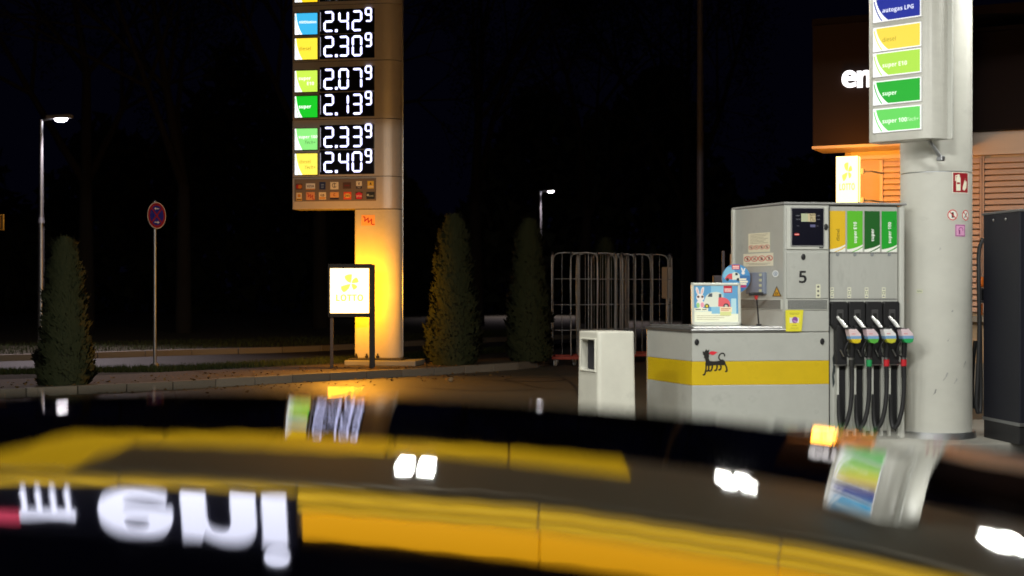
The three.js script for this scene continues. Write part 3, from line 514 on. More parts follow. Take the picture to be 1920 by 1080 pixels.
const prism = (x0, x1, zb, off, y0, y1, bev = 0.006) => { const s = new THREE.Shape([[x0 + bev, bev], [x1 - bev, bev], [x1 - bev, -zb - bev], [x0 - off + bev, -zb - bev]].map(([x, z]) => new THREE.Vector2(x, z))); return new THREE.ExtrudeGeometry(s, { depth: y1 - y0 - 2 * bev, bevelEnabled: true, bevelThickness: bev, bevelSize: bev, bevelSegments: 2 }).rotateX(-Math.PI / 2).translate(0, y0 + bev, 0); };
const meshTex = canvas(256, 64, (g, w, h) => { g.fillStyle = '#a9aba6'; g.fillRect(0, 0, w, h); g.fillStyle = '#15151a'; for (let j = 0; j < 8; j++) for (let i = -1; i < 33; i++) { g.beginPath(); g.ellipse(i * 8 + (j % 2) * 4 + 2, j * 8 + 4, 3, 3.1, 0, 0, 7); g.fill(); } });
const lockGeo = merge([new THREE.SphereGeometry(0.026, 14, 8).scale(0.85, 1.15, 0.3), bx(0.012, 0.05, 0.014, 0, 0, 0.006)]);
const prohibit = (g, x, y, r, glyph) => { g.strokeStyle = '#c82a2a'; g.lineWidth = r * 0.2; g.beginPath(); g.arc(x, y, r, 0, 7); g.stroke(); g.fillStyle = '#2a2626'; glyph(g, x, y, r); g.beginPath(); g.moveTo(x - r * 0.7, y - r * 0.7); g.lineTo(x + r * 0.7, y + r * 0.7); g.stroke(); };
const phone = (g, x, y, r) => g.fillRect(x - r * 0.22, y - r * 0.55, r * 0.44, r * 1.1), cig = (g, x, y, r) => { g.save(); g.translate(x, y); g.rotate(-0.9); g.fillRect(-r * 0.65, -r * 0.11, r * 1.3, r * 0.22); g.restore(); };
const flame = (g, x, y, r) => { g.beginPath(); g.moveTo(x, y - r * 0.6); g.quadraticCurveTo(x + r * 0.5, y, x + r * 0.2, y + r * 0.55); g.lineTo(x - r * 0.25, y + r * 0.55); g.quadraticCurveTo(x - r * 0.5, y, x, y - r * 0.6); g.fill(); };
function dogEmblem(g, w, h) {                                           // six legged emblem with a red flame, black on clear ground
  g.clearRect(0, 0, w, h); const k = w / 100; g.save(); g.scale(k, k); g.fillStyle = g.strokeStyle = '#17130f'; g.lineCap = 'round'; g.lineJoin = 'round';
  g.beginPath(); g.moveTo(9, 34); g.bezierCurveTo(16, 48, 12, 50, 14, 62); g.bezierCurveTo(22, 68, 40, 62, 56, 62); g.bezierCurveTo(74, 62, 84, 64, 90, 60); g.bezierCurveTo(92, 52, 86, 44, 78, 40); g.bezierCurveTo(60, 50, 40, 48, 30, 46); g.bezierCurveTo(26, 40, 26, 34, 24, 30); g.closePath(); g.fill();
  g.beginPath(); g.moveTo(4, 22); g.lineTo(2, 10); g.lineTo(10, 12); g.lineTo(16, 2); g.lineTo(20, 8); g.lineTo(28, 4); g.lineTo(26, 14); g.lineTo(34, 20); g.lineTo(26, 22); g.lineTo(27, 32); g.lineTo(16, 38); g.lineTo(6, 34); g.lineTo(9, 28); g.closePath(); g.fill();
  g.lineWidth = 5; g.beginPath(); g.moveTo(79, 46); g.bezierCurveTo(68, 44, 60, 36, 66, 26); g.bezierCurveTo(72, 14, 88, 16, 86, 28); g.stroke();
  g.lineWidth = 6; for (const [x, y, mx, my, ex, ey] of [[15, 56, 18, 76, 10, 96], [24, 58, 28, 72, 24, 82], [38, 58, 42, 70, 34, 82], [56, 58, 60, 70, 54, 80], [68, 56, 76, 68, 70, 78], [84, 54, 96, 68, 95, 84]]) { g.beginPath(); g.moveTo(x, y); g.quadraticCurveTo(mx, my, ex, ey); g.stroke(); g.beginPath(); g.moveTo(ex, ey); g.lineTo(ex - 5, ey + 1.5); g.stroke(); }
  g.fillStyle = '#d8283a'; g.beginPath(); g.moveTo(26, 18); g.bezierCurveTo(36, 4, 46, 12, 62, 14); g.bezierCurveTo(52, 16, 50, 24, 40, 24); g.bezierCurveTo(34, 24, 30, 20, 26, 18); g.fill(); g.restore();
}
{
  const t = thing('low_cabinet', 'low grey cabinet with wide yellow stripe and black dog emblem', 'cabinet', pumpAt.toArray(), TURN);
  const x0 = LX(1290), x1 = -0.004, h = LY(623), zb = -0.95, ys0 = LY(720), ys1 = LY(676);
  const mid = (x0 + x1) / 2, w = x1 - x0, zc = zb / 2;
  part('body', merge([prism(x0, x1, zb, SKEW, 0.08, ys0 - 0.0005), prism(x0, x1, zb, SKEW, ys1 + 0.0005, h)]), M.pumpGrey, t);
  part('stripe', prism(x0 - 0.001, x1 + 0.001, zb - 0.001, SKEW, ys0 + 0.0005, ys1 - 0.0005, 0.002).translate(0, 0, 0.001), M.yellow, t);
  part('plinth', bx(w - 0.06, 0.085, -zb - 0.06, mid, 0.0425, zc), M.black, t);
  // lid with a pressed rim
  const lx0 = x0 - 0.012, lx1 = LX(1478), lid = part('lid', prism(lx0, lx1, zb - 0.03, SKEW, h + 0.001, h + 0.037, 0.012).translate(0, 0, 0.016), std([0.42, 0.42, 0.43], 0.28, { metalness: 0.85, map: repeat(smudge, 0.8) }), t);
  part('lid_top', prism(lx0 + 0.035, lx1 - 0.035, zb + 0.05, SKEW * 0.95, h + 0.03, h + 0.058, 0.012).translate(0, 0, -0.03), std([0.6, 0.6, 0.6], 0.25, { metalness: 0.85 }), lid);
  for (const px of [1299, 1541]) part('lock', lockGeo, M.black, t, [LX(px), LY(640), 0.006]);
  part('edge_strip', bx(0.01, h - 0.1, 0.012, x0 - SKEW + 0.002, (h + 0.1) / 2, zb + 0.02), M.galv, t);
  sticker('emblem', t, 0.25, 0.25, canvas(512, 512, dogEmblem), [LX(1334), LY(677), 0.0035], [0, 0, 0], { cut: true });
}
function nozzle(t, px, cap, ring, print) {
  const g = new THREE.Group(); g.name = 'nozzle'; g.position.set(LX(px), 0, 0); t.add(g);
  const u = (q) => (q - 1572.7) / PS, slab = (pts, z, dep, bev = 0.006) => { const s = new THREE.Shape(pts.map(([a, b]) => new THREE.Vector2(u(a), LY(b)))); return new THREE.ExtrudeGeometry(s, { depth: dep, bevelEnabled: true, bevelThickness: bev, bevelSize: bev, bevelSegments: 2 }).translate(0, 0, z); };
  const boot = part('holster', slab([[1558, 569], [1560, 566.5], [1585.5, 566.5], [1587.5, 569], [1587.5, 608], [1582, 616], [1564, 616], [1558, 608]], -0.018, 0.05), M.black, g);
  part('recess', rbx(0.066, 0.085, 0.012, 0.004, u(1573.5), LY(589), 0.034), std([0.05, 0.05, 0.052], 0.5), boot);
  part('recess_hole', rbx(0.04, 0.05, 0.01, 0.004, u(1573.5), LY(592), 0.037), std([0.004, 0.004, 0.004], 0.7), boot);
  part('holster_body', slab([[1566, 612], [1584, 612], [1584, 682], [1566, 682]], -0.018, 0.075), M.black, g);
  part('holster_lip', bx(0.1, 0.012, 0.08, u(1575), LY(684), 0.022), M.steel, g);
  part('spout', merge([bar(V(u(1568.5), LY(594), 0.03), V(u(1579.5), LY(615.5), 0.125), 0.0155, 14), bar(V(u(1573), LY(602), 0.07), V(u(1579.5), LY(615.5), 0.125), 0.019, 14)]), std([0.85, 0.85, 0.84], 0.25, { metalness: 0.6 }), g);
  part('splash_guard', rbx(0.085, 0.016, 0.1, 0.007, 0, 0, 0), M.black, g, [u(1582.5), LY(615.5), 0.14], [0, 0, -0.1]);
  part('cover', slab([[1579, 617], [1592.5, 617], [1600.8, 626], [1601.3, 628.5], [1581.8, 628.5]], 0.1, 0.085), std(print, 0.4), g);
  part('cover_print', slab([[1584, 624], [1591, 624], [1591, 625.8], [1584, 625.8]], 0.187, 0.004, 0.001), std([0.7, 0.35, 0.38], 0.45), g);
  part('cover_band', slab([[1582, 629.5], [1601.5, 629.5], [1602, 634], [1583, 634]], 0.1, 0.085), std([0.2, 0.38, 0.62], 0.4), g);
  part('cover_cap', slab([[1583.2, 635], [1602, 635], [1600, 640], [1594, 642], [1587, 640.5]], 0.1, 0.085), std(cap, 0.35), g);
  part('handle', tube([V(u(1590), LY(638), 0.135), V(u(1591), LY(655), 0.115), V(u(1591), LY(670), 0.1)], 0.025, 14, 12), M.black, g);
  part('trigger_guard', tube([V(u(1584), LY(636), 0.14), V(u(1577), LY(650), 0.13), V(u(1578), LY(663), 0.115), V(u(1588), LY(670), 0.1)], 0.008, 20, 8), M.rubber, g);
  part('trigger', bar(V(u(1571), LY(655), 0.075), V(u(1577), LY(668), 0.085), 0.006), M.steel, g);
  part('swivel', cyl(0.025, 0.025, 0.02, 18, u(1591), LY(671.5), 0.1), M.steel, g);
  part('collar', cyl(0.027, 0.027, 0.062, 18, u(1591), LY(680), 0.1), std(ring, 0.4), g);
  part('hose', tube([V(u(1591), LY(685), 0.1), V(u(1591.5), LY(712), 0.1), V(u(1590.5), LY(745), 0.1), V(u(1586), LY(775), 0.1), V(u(1579), LY(797), 0.09), V(u(1574), LY(803), 0.07), V(u(1572), LY(790), 0.04), V(u(1572), LY(740), 0.02)], 0.0205, 60, 10), M.rubber, g);
  for (let k = 0; k < 5; k++) part('hose_rib', new THREE.TorusGeometry(0.0225, 0.004, 6, 14).rotateX(Math.PI / 2), M.rubber, g, [u(1591.2), LY(690 + k * 4), 0.1]);
  part('hose_channel', rbx(0.07, LY(685) - LY(818), 0.02, 0.006, u(1579), (LY(685) + LY(818)) / 2, -0.004), M.black, g);
  for (const q of [1570, 1588.5]) part('channel_rail', bx(0.02, LY(685) - LY(818), 0.045, u(q), (LY(685) + LY(818)) / 2, 0.003), M.pumpLight, g);
}
{
  const t = thing('fuel_pump', 'grey fuel pump number 5 with four nozzles and bright fuel labels', 'fuel pump', pumpAt.toArray(), TURN);
  const xl = LX(1467), xr = LX(1692), top = LY(384), zb = -0.95;
  // left tower (display, door) and nozzle tower, with a joint between
  part('body', prism(xl, -0.006, zb, SKEW, LY(622) + 0.001, top - 0.001, 0.008), M.pumpGrey, t);
  part('body', merge([rbx(xr - 0.004, top - 0.08, -zb - 0.02, 0.012, xr / 2 + 0.002, (top + 0.08) / 2, zb / 2 - 0.01)]), M.pumpGrey, t);
  part('base', bx(xr + 0.02, 0.085, -zb - 0.08, xr / 2, 0.0425, zb / 2), M.black, t);
  part('corner_post', rbx(0.055, top - 0.02, -zb + 0.02, 0.02, xr + 0.03, top / 2, zb / 2), M.pumpLight, t);
  part('cap', prism(xl - 0.01, xr + 0.07, zb - 0.04, SKEW, top + 0.001, top + 0.022).translate(0, 0, 0.02), std([0.3, 0.3, 0.3], 0.45), t);
  part('joint', bx(0.008, top - 0.1, 0.01, -0.001, (top + 0.1) / 2, 0.0), M.black, t);
  // display door
  const dx0 = LX(1471), dx1 = LX(1552), dm = (dx0 + dx1) / 2, dw = dx1 - dx0;
  const door = part('display_door', rbx(dw, LY(388) - LY(468), 0.02, 0.006, dm, (LY(388) + LY(468)) / 2, 0.006), M.pumpLight, t);
  part('display_bezel', rbx(0.325, 0.365, 0.012, 0.004, LX(1511), LY(426), 0.018), std([0.25, 0.25, 0.25], 0.4), door);
  sticker('display_screen', door, 0.305, 0.345, canvas(512, 580, (g, w, h) => {
    g.fillStyle = '#0c0c1c'; g.fillRect(0, 0, w, h); g.fillStyle = '#cfc09a'; g.fillRect(150, 80, 232, 128); g.fillStyle = '#b9c0a0'; g.fillRect(150, 80, 110, 128);
    for (let r = 0; r < 3; r++) text(g, ['5055', '28.13', '1.799'][r].slice(0, 4), 330, 102 + r * 42, 40, '#3b3328');
    text(g, 'BETRAG', 98, 112, 20, '#a5a5a8', { bold: false }); text(g, 'ABGABE', 98, 172, 20, '#a5a5a8', { bold: false }); text(g, 'EURO', 430, 112, 20, '#a5a5a8', { bold: false }); text(g, 'LITER', 430, 172, 20, '#a5a5a8', { bold: false });
    g.fillStyle = '#66668c'; g.fillRect(296, 252, 84, 40); text(g, 'Preis', 95, 272, 18, '#8a8a90', { bold: false }); text(g, '/ Liter', 412, 272, 18, '#8a8a90', { bold: false });
    g.fillStyle = '#c03a34'; g.beginPath(); g.ellipse(78, 408, 46, 20, 0, 0, 7); g.fill(); g.fillStyle = '#f4dcd8'; g.fillRect(46, 403, 64, 9);
  }), [LX(1511), LY(426), 0.0255], [0, 0, 0], { rough: 0.25 });
  part('lock', lockGeo, M.black, door, [LX(1547), LY(426), 0.019]);
  sticker('maker_plate', door, 0.04, 0.03, canvas(64, 48, (g) => { g.fillStyle = '#161616'; g.fillRect(0, 0, 64, 48); g.fillStyle = '#bbb'; g.fillRect(10, 18, 44, 10); }), [LX(1538), LY(463), 0.0175]);
  // number door
  const nd = part('number_door', rbx(dw, LY(473) - LY(560), 0.02, 0.006, dm, (LY(473) + LY(560)) / 2, 0.006), M.pumpGrey, t);
  part('lock', lockGeo, M.black, nd, [LX(1503), LY(482), 0.019]);
  sticker('pump_number', nd, 0.12, 0.16, canvas(256, 340, (g) => { g.clearRect(0, 0, 256, 340); text(g, '5', 128, 176, 340, '#101014'); }), [LX(1502), LY(519), 0.0172], [0, 0, 0], { cut: true });
  sticker('warning_sticker', nd, 0.045, 0.13, canvas(48, 140, (g) => { g.fillStyle = '#d8d8c0'; g.fillRect(0, 0, 48, 140); g.fillStyle = '#555'; for (let k = 0; k < 3; k++) { g.beginPath(); g.arc(24, 25 + k * 44, 11, 0, 7); g.fill(); } }), [LX(1532), LY(546), 0.0172]);
  const grille = (name, w, pos, rot, on = t) => sticker(name, on, w, 0.085, (() => { const c = meshTex.clone(); c.repeat.set(w / 0.42, 1); c.wrapS = THREE.RepeatWrapping; c.needsUpdate = true; return c; })(), pos, rot, { rough: 0.4 });
  part('vent_frame', rbx(dw, 0.1, 0.016, 0.004, dm, LY(571), 0.004), M.pumpLight, t);
  grille('vent_grille', dw - 0.02, [dm, LY(571), 0.0135], [0, 0, 0]);
  // side face of the left tower
  const sp = part('side_panel', bx(0.004, top - LY(622) - 0.03, 0.96, 0, (top + LY(622)) / 2, -0.487), M.pumpGrey, t, [xl - 0.002, 0, 0], [0, Math.atan2(SKEW, 0.95), 0]);
  const sx = -0.0045, SZ = (px) => (px - 1467) / 79 * 0.96, side = [0, -Math.PI / 2, 0];
  part('vent_frame', rbx(0.012, 0.1, 0.9, 0.004, -0.004, LY(571), zb / 2), M.pumpLight, sp);
  grille('vent_grille', 0.86, [-0.0115, LY(571), zb / 2], side, sp);
  const note = (name, px0, px1, py0, py1, tex) => sticker(name, sp, SZ(px1) - SZ(px0), (py1 - py0) / PS, tex, [sx, (LY(py0) + LY(py1)) / 2, (SZ(px0) + SZ(px1)) / 2], side);
  const four = (g, w, y, r) => [phone, cig, flame, phone].forEach((f, i) => prohibit(g, w * (0.14 + i * 0.24), y, r, f));
  note('safety_notice', 1413, 1447, 434, 471, canvas(256, 256, (g, w) => { g.fillStyle = '#e6e0c8'; g.fillRect(0, 0, 256, 256); g.fillStyle = '#9a927c'; for (let k = 0; k < 7; k++) g.fillRect(24, 18 + k * 19, 208 - (k % 3) * 24, 5); four(g, w, 190, 27); }));
  note('safety_notice', 1405, 1452, 473, 498, canvas(320, 170, (g, w) => { g.fillStyle = '#e6e0cc'; g.fillRect(0, 0, 320, 170); four(g, w, 70, 34); g.fillStyle = '#a8a08a'; g.fillRect(30, 130, 260, 6); g.fillRect(60, 146, 200, 6); }));
  note('round_sticker', 1450, 1460, 506, 520, canvas(96, 96, (g) => { g.fillStyle = '#a9aaa5'; g.fillRect(0, 0, 96, 96); g.fillStyle = '#e8ecee'; g.beginPath(); g.arc(48, 48, 46, 0, 7); g.fill(); g.strokeStyle = '#5a78a0'; g.lineWidth = 6; g.beginPath(); g.arc(48, 48, 24, 0, 7); g.stroke(); text(g, '0', 48, 50, 38, '#5a78a0'); }));
  { const s = new THREE.Shape(); s.moveTo(-0.085, 0); s.lineTo(0.085, 0); s.lineTo(0, 0.1); const tex = canvas(128, 128, (g) => { g.fillStyle = '#d8a02c'; g.fillRect(0, 0, 128, 128); g.strokeStyle = '#2a2010'; g.lineWidth = 10; g.beginPath(); g.moveTo(10, 122); g.lineTo(118, 122); g.lineTo(64, 8); g.closePath(); g.stroke(); text(g, 'EX', 64, 92, 38, '#2a2010'); });
    const g = new THREE.ShapeGeometry(s), u = g.attributes.uv, p = g.attributes.position; for (let i = 0; i < 3; i++) u.setXY(i, p.getX(i) / 0.17 + 0.5, p.getY(i) / 0.1); part('hazard_triangle', g, std(0xffffff, 0.5, { map: tex }), sp, [sx, LY(556), SZ(1457)], side); }
  part('card_terminal', rbx(0.05, 0.21, 0.33, 0.01, -0.02, LY(531), SZ(1428)), std([0.2, 0.23, 0.3], 0.4), sp);
  for (let k = 0; k < 4; k++) part('terminal_button', bx(0.006, 0.025, 0.04, -0.047, LY(515 + k * 10), SZ(1438)), std([0.55, 0.55, 0.35], 0.5), sp);
  part('side_rail', rbx(0.03, top - LY(540), 0.05, 0.01, -0.006, (top + LY(540)) / 2, zb + 0.0), M.pumpLight, sp);
  // fuel labels
  const labs = [[1572.5, 'diesel', '#e7bc1d', '#3c3110'], [1606.5, 'super E10', '#5fc22a', '#ffffff'], [1640.5, 'super', '#155f1c', '#ffffff'], [1674.5, 'super 100', '#1ea52e', '#ffffff']];
  for (const [px, s, col, ink] of labs) {
    sticker('fuel_label', t, 0.152, LY(395) - LY(472), canvas(200, 512, (g, w, h) => {
      g.fillStyle = col; g.fillRect(0, 0, w, h); text(g, s, w * 0.52, 300 - (s.length > 7 ? 30 : 0), 58, ink, { bold: s !== 'diesel', spin: -Math.PI / 2 });
      if (s === 'super 100') text(g, 'Tech+', w * 0.8, 150, 34, '#0b5a18', { bold: false, italic: true, spin: -Math.PI / 2 });
      g.fillStyle = '#f4f6ee'; g.beginPath(); g.moveTo(0, h); g.lineTo(0, h * 0.94); g.quadraticCurveTo(w * 0.6, h * 0.91, w, h * 0.82); g.lineTo(w, h * 0.86); g.quadraticCurveTo(w * 0.7, h * 0.94, w * 0.3, h); g.fill();
      g.beginPath(); g.moveTo(w * 0.4, h); g.quadraticCurveTo(w * 0.75, h * 0.96, w, h * 0.89); g.lineTo(w, h); g.fill();
    }), [LX(px), (LY(395) + LY(472)) / 2, -0.0165], [0, 0, 0], { rough: 0.4 });
    part('button', cyl(0.015, 0.015, 0.012, 14).rotateX(Math.PI / 2), std([0.25, 0.27, 0.28], 0.5), t, [LX(px), LY(477), -0.018]);
    sticker('small_label', t, 0.036, 0.1, canvas(40, 110, (g) => { g.fillStyle = '#e2e2cc'; g.fillRect(0, 0, 40, 110); g.strokeStyle = '#4a5a4a'; g.lineWidth = 4; g.strokeRect(9, 40, 22, 28); g.fillStyle = '#778'; g.fillRect(8, 12, 24, 10); g.fillRect(8, 86, 24, 10); }), [LX(px - 11), LY(549), -0.0165]);
  }
  part('panel_joint', bx(xr - 0.02, 0.006, 0.006, xr / 2, LY(561), -0.02), M.black, t);
  part('panel_joint', bx(xr - 0.02, 0.005, 0.006, xr / 2, LY(474), -0.02), M.black, t);
  const tones = [[[0.72, 0.55, 0.02], [0.02, 0.02, 0.02], [0.75, 0.6, 0.62]], [[0.1, 0.42, 0.06], [0.02, 0.32, 0.1], [0.7, 0.55, 0.6]], [[0.55, 0.55, 0.04], [0.55, 0.02, 0.03], [0.8, 0.8, 0.8]], [[0.03, 0.4, 0.12], [0.55, 0.02, 0.03], [0.75, 0.6, 0.65]]];
  labs.forEach(([px], i) => nozzle(t, px, tones[i][0], tones[i][1], tones[i][2]));
  // scraped paint beside the first channel
  const scar = new THREE.Shape(); scar.moveTo(0, 0); [[0.02, 0.05], [0.012, 0.12], [0.028, 0.16], [0.018, 0.24], [0.03, 0.3], [0.012, 0.34], [-0.004, 0.28], [0.004, 0.2], [-0.008, 0.12], [0, 0]].forEach(([x, y]) => scar.lineTo(x, y));
  part('scuff', new THREE.ShapeGeometry(scar), std([0.03, 0.04, 0.04], 0.9), t, [LX(1563), LY(728), -0.0165]);
}
// things on the cabinet
const onLid = (lx, z) => pumpAt.clone().add(V(lx, LY(623) + 0.06, z).applyAxisAngle(V(0, 1, 0), TURN));
{
  const p = onLid(LX(1350) + 0.02, -0.3), w = 0.475, h = 0.405, t = thing('poster_stand', 'tabletop frame with bunny and cars poster on the low cabinet', 'poster', p.toArray(), R(3));
  const al = std([0.62, 0.64, 0.58], 0.35, { metalness: 0.3 });
  const fr = part('frame', merge([rbx(w, 0.028, 0.03, 0.008, 0, h - 0.014, 0), rbx(w, 0.034, 0.03, 0.008, 0, 0.017, 0), rbx(0.028, h, 0.03, 0.008, -w / 2 + 0.014, h / 2, 0), rbx(0.028, h, 0.03, 0.008, w / 2 - 0.014, h / 2, 0)]), al, t);
  fr.rotation.x = R(-4); part('foot', rbx(w * 0.8, 0.012, 0.14, 0.005, 0, 0.006, -0.03), al, t);
  part('poster_print', new THREE.PlaneGeometry(w - 0.05, h - 0.055), phys([1, 1, 1], 0.35, { clearcoat: 0.4, clearcoatRoughness: 0.2, map: canvas(512, 432, (g, w, h) => {
    g.fillStyle = '#5f9fce'; g.fillRect(0, 0, w, h); g.fillStyle = '#8cc4e0'; g.fillRect(200, 0, 150, 330); g.fillStyle = '#b7dde8'; g.fillRect(430, 150, 60, 190);
    const wheel = (x, y, r, c) => { g.fillStyle = '#2a2f36'; g.beginPath(); g.arc(x, y, r, 0, 7); g.fill(); g.fillStyle = c; g.beginPath(); g.arc(x, y, r * 0.55, 0, 7); g.fill(); };
    g.fillStyle = '#dfe4d6'; g.beginPath(); g.moveTo(110, 240); g.quadraticCurveTo(120, 90, 220, 78); g.quadraticCurveTo(300, 60, 330, 110); g.lineTo(330, 248); g.lineTo(110, 248); g.fill(); g.fillStyle = '#4a5560'; g.beginPath(); g.moveTo(160, 130); g.lineTo(180, 92); g.lineTo(214, 90); g.lineTo(214, 132); g.fill();
    g.fillStyle = '#e4626a'; g.beginPath(); g.moveTo(280, 244); g.lineTo(286, 140); g.quadraticCurveTo(350, 128, 390, 160); g.quadraticCurveTo(424, 180, 420, 250); g.fill(); g.fillStyle = '#3e4a56'; g.fillRect(290, 96, 30, 42);
    wheel(372, 240, 32, '#c9c4bc'); wheel(150, 240, 28, '#d8c838');
    g.fillStyle = '#eee6e2'; for (const [x, a] of [[44, -0.25], [100, 0.25]]) { g.save(); g.translate(x, 62); g.rotate(a); g.beginPath(); g.ellipse(0, 0, 17, 50, 0, 0, 7); g.fill(); g.fillStyle = '#e2b4b4'; g.beginPath(); g.ellipse(0, 4, 8, 36, 0, 0, 7); g.fill(); g.fillStyle = '#eee6e2'; g.restore(); }
    g.beginPath(); g.arc(74, 138, 44, 0, 7); g.fill(); g.beginPath(); g.ellipse(74, 220, 46, 52, 0, 0, 7); g.fill(); g.fillStyle = '#5a3b36'; g.beginPath(); g.arc(52, 130, 14, 0, 7); g.arc(100, 130, 14, 0, 7); g.fill(); g.fillStyle = '#9cd08a'; g.beginPath(); g.ellipse(48, 230, 20, 30, 0, 0, 7); g.fill(); g.fillStyle = '#e89ab0'; g.beginPath(); g.ellipse(98, 226, 20, 30, 0, 0, 7); g.fill();
    g.fillStyle = '#eef0d8'; g.fillRect(0, 330, w, 102); g.fillRect(4, 262, 160, 36); g.fillRect(4, 300, 200, 40); g.fillStyle = '#f2e2bc'; g.fillRect(300, 250, 140, 60); g.fillStyle = '#d9dd98'; g.fillRect(300, 306, 130, 46);
    g.fillStyle = '#555'; g.fillRect(18, 274, 62, 10); g.fillRect(96, 274, 50, 10); g.fillStyle = '#b8ae90'; for (let k = 0; k < 3; k++) g.fillRect(30, 350 + k * 22, 380 - k * 60, 6); g.fillStyle = '#c86a50'; g.fillRect(312, 266, 110, 8); g.fillRect(312, 284, 90, 8);
    g.fillStyle = '#c8283e'; g.fillRect(346, 0, 98, 82); g.fillStyle = '#ffe6e0'; g.fillRect(356, 34, 78, 12); g.fillRect(356, 56, 78, 12);
  }) }), fr, [0, h / 2, 0.004]);
  part('poster_back', bx(w - 0.04, h - 0.04, 0.008, 0, h / 2, -0.004), M.black, fr);
}
{
  const p = onLid(LX(1399) + 0.03, -0.5), t = thing('round_display_sign', 'round blue promotional disc behind the framed poster', 'sign', p.toArray(), R(6)), y = (523 - 610) / -PS * 1.03;
  const disc = part('disc', cyl(0.14, 0.14, 0.012, 40).rotateX(Math.PI / 2), std([0.1, 0.26, 0.48], 0.4), t, [0, y, 0]);
  part('disc_print', new THREE.CircleGeometry(0.137, 40), std(0xffffff, 0.4, { map: canvas(300, 300, (g) => {
    const gr = '#4f93c8'; g.fillStyle = gr; g.fillRect(0, 0, 300, 300); g.fillStyle = '#3f74ac'; g.fillRect(190, 120, 110, 180); g.fillStyle = '#7fbfe0'; g.beginPath(); g.arc(70, 100, 70, 0, 7); g.fill();
    g.fillStyle = '#e0565e'; g.beginPath(); g.moveTo(30, 150); g.quadraticCurveTo(60, 90, 110, 100); g.lineTo(110, 160); g.lineTo(30, 160); g.fill(); g.fillStyle = '#e2e8dc'; g.beginPath(); g.moveTo(108, 92); g.quadraticCurveTo(170, 70, 190, 120); g.lineTo(186, 166); g.lineTo(108, 166); g.fill(); g.fillStyle = '#333a44'; g.fillRect(140, 92, 26, 26); for (const x of [56, 172]) { g.beginPath(); g.arc(x, 162, 17, 0, 7); g.fill(); }
    g.fillStyle = '#e8e2e0'; g.beginPath(); g.ellipse(216, 60, 8, 26, -0.4, 0, 7); g.ellipse(236, 62, 8, 26, 0.4, 0, 7); g.fill(); g.beginPath(); g.arc(226, 92, 18, 0, 7); g.fill();
    g.fillStyle = '#c8283e'; g.fillRect(104, 6, 84, 50); g.fillStyle = '#ffe8e4'; g.fillRect(112, 18, 68, 10); g.fillRect(112, 36, 68, 10); g.fillStyle = '#f2ead2'; g.fillRect(182, 150, 78, 20); g.fillRect(188, 174, 88, 20); g.fillRect(196, 198, 66, 20); g.fillStyle = '#c03468'; g.fillRect(198, 222, 60, 24);
  }) }), disc, [0, 0, 0.008]);
  part('stem', cyl(0.007, 0.007, y, 10, 0, y / 2, -0.012), M.black, t); part('foot', cyl(0.06, 0.065, 0.012, 20, 0, 0.006, -0.012), M.black, t);
}
{
  const p = onLid(LX(1431), -0.2), t = thing('window_squeegee', 'thin dark squeegee handle with a red joint leaning by the pump', 'squeegee', p.toArray(), 0);
  part('handle', bar(V(0, 0.015, 0), V(-0.022, 0.29, 0.0), 0.008), M.black, t); part('joint', cyl(0.02, 0.014, 0.035, 12, -0.024, 0.265, 0), M.red, t); part('blade', rbx(0.14, 0.03, 0.025, 0.006, -0.026, 0.3, 0), M.black, t); part('foot', rbx(0.05, 0.016, 0.05, 0.006, 0, 0.008, 0), M.black, t);
}
{
  const c = pumpAt.clone().add(V(LX(1485), LY(601), 0.022).applyAxisAngle(V(0, 1, 0), TURN)), t = thing('yellow_flyer', 'yellow paper flyer hanging below the vent on the pump', 'flyer', [c.x, c.y, c.z], TURN);
  const s = new THREE.Shape(); s.moveTo(-0.085, 0.1); s.lineTo(0.09, 0.1); s.lineTo(0.072, -0.1); s.lineTo(-0.08, -0.1); const g = new THREE.ExtrudeGeometry(s, { depth: 0.002, bevelEnabled: false });
  part('sheet', g, std([0.75, 0.68, 0.03], 0.6), t, [0, 0, -0.003]);
  sticker('print', t, 0.135, 0.17, canvas(160, 200, (g) => { g.fillStyle = '#e6dc3a'; g.fillRect(0, 0, 160, 200); g.fillStyle = '#a8a030'; g.fillRect(20, 14, 120, 6); g.fillRect(30, 28, 100, 5); g.fillStyle = '#e8e4e4'; g.fillRect(26, 66, 104, 58); g.fillStyle = '#8a4aa0'; g.beginPath(); g.ellipse(86, 92, 34, 36, 0.3, 0, 7); g.fill(); g.strokeStyle = '#d8b0e0'; g.lineWidth = 5; for (let k = 0; k < 3; k++) { g.beginPath(); g.arc(80 + k * 8, 92, 12 + k * 5, 0.5, 3); g.stroke(); } g.fillStyle = '#9a922c'; g.fillRect(50, 150, 60, 5); g.fillRect(34, 178, 92, 5); }), [0.002, 0, 0.001]);
}
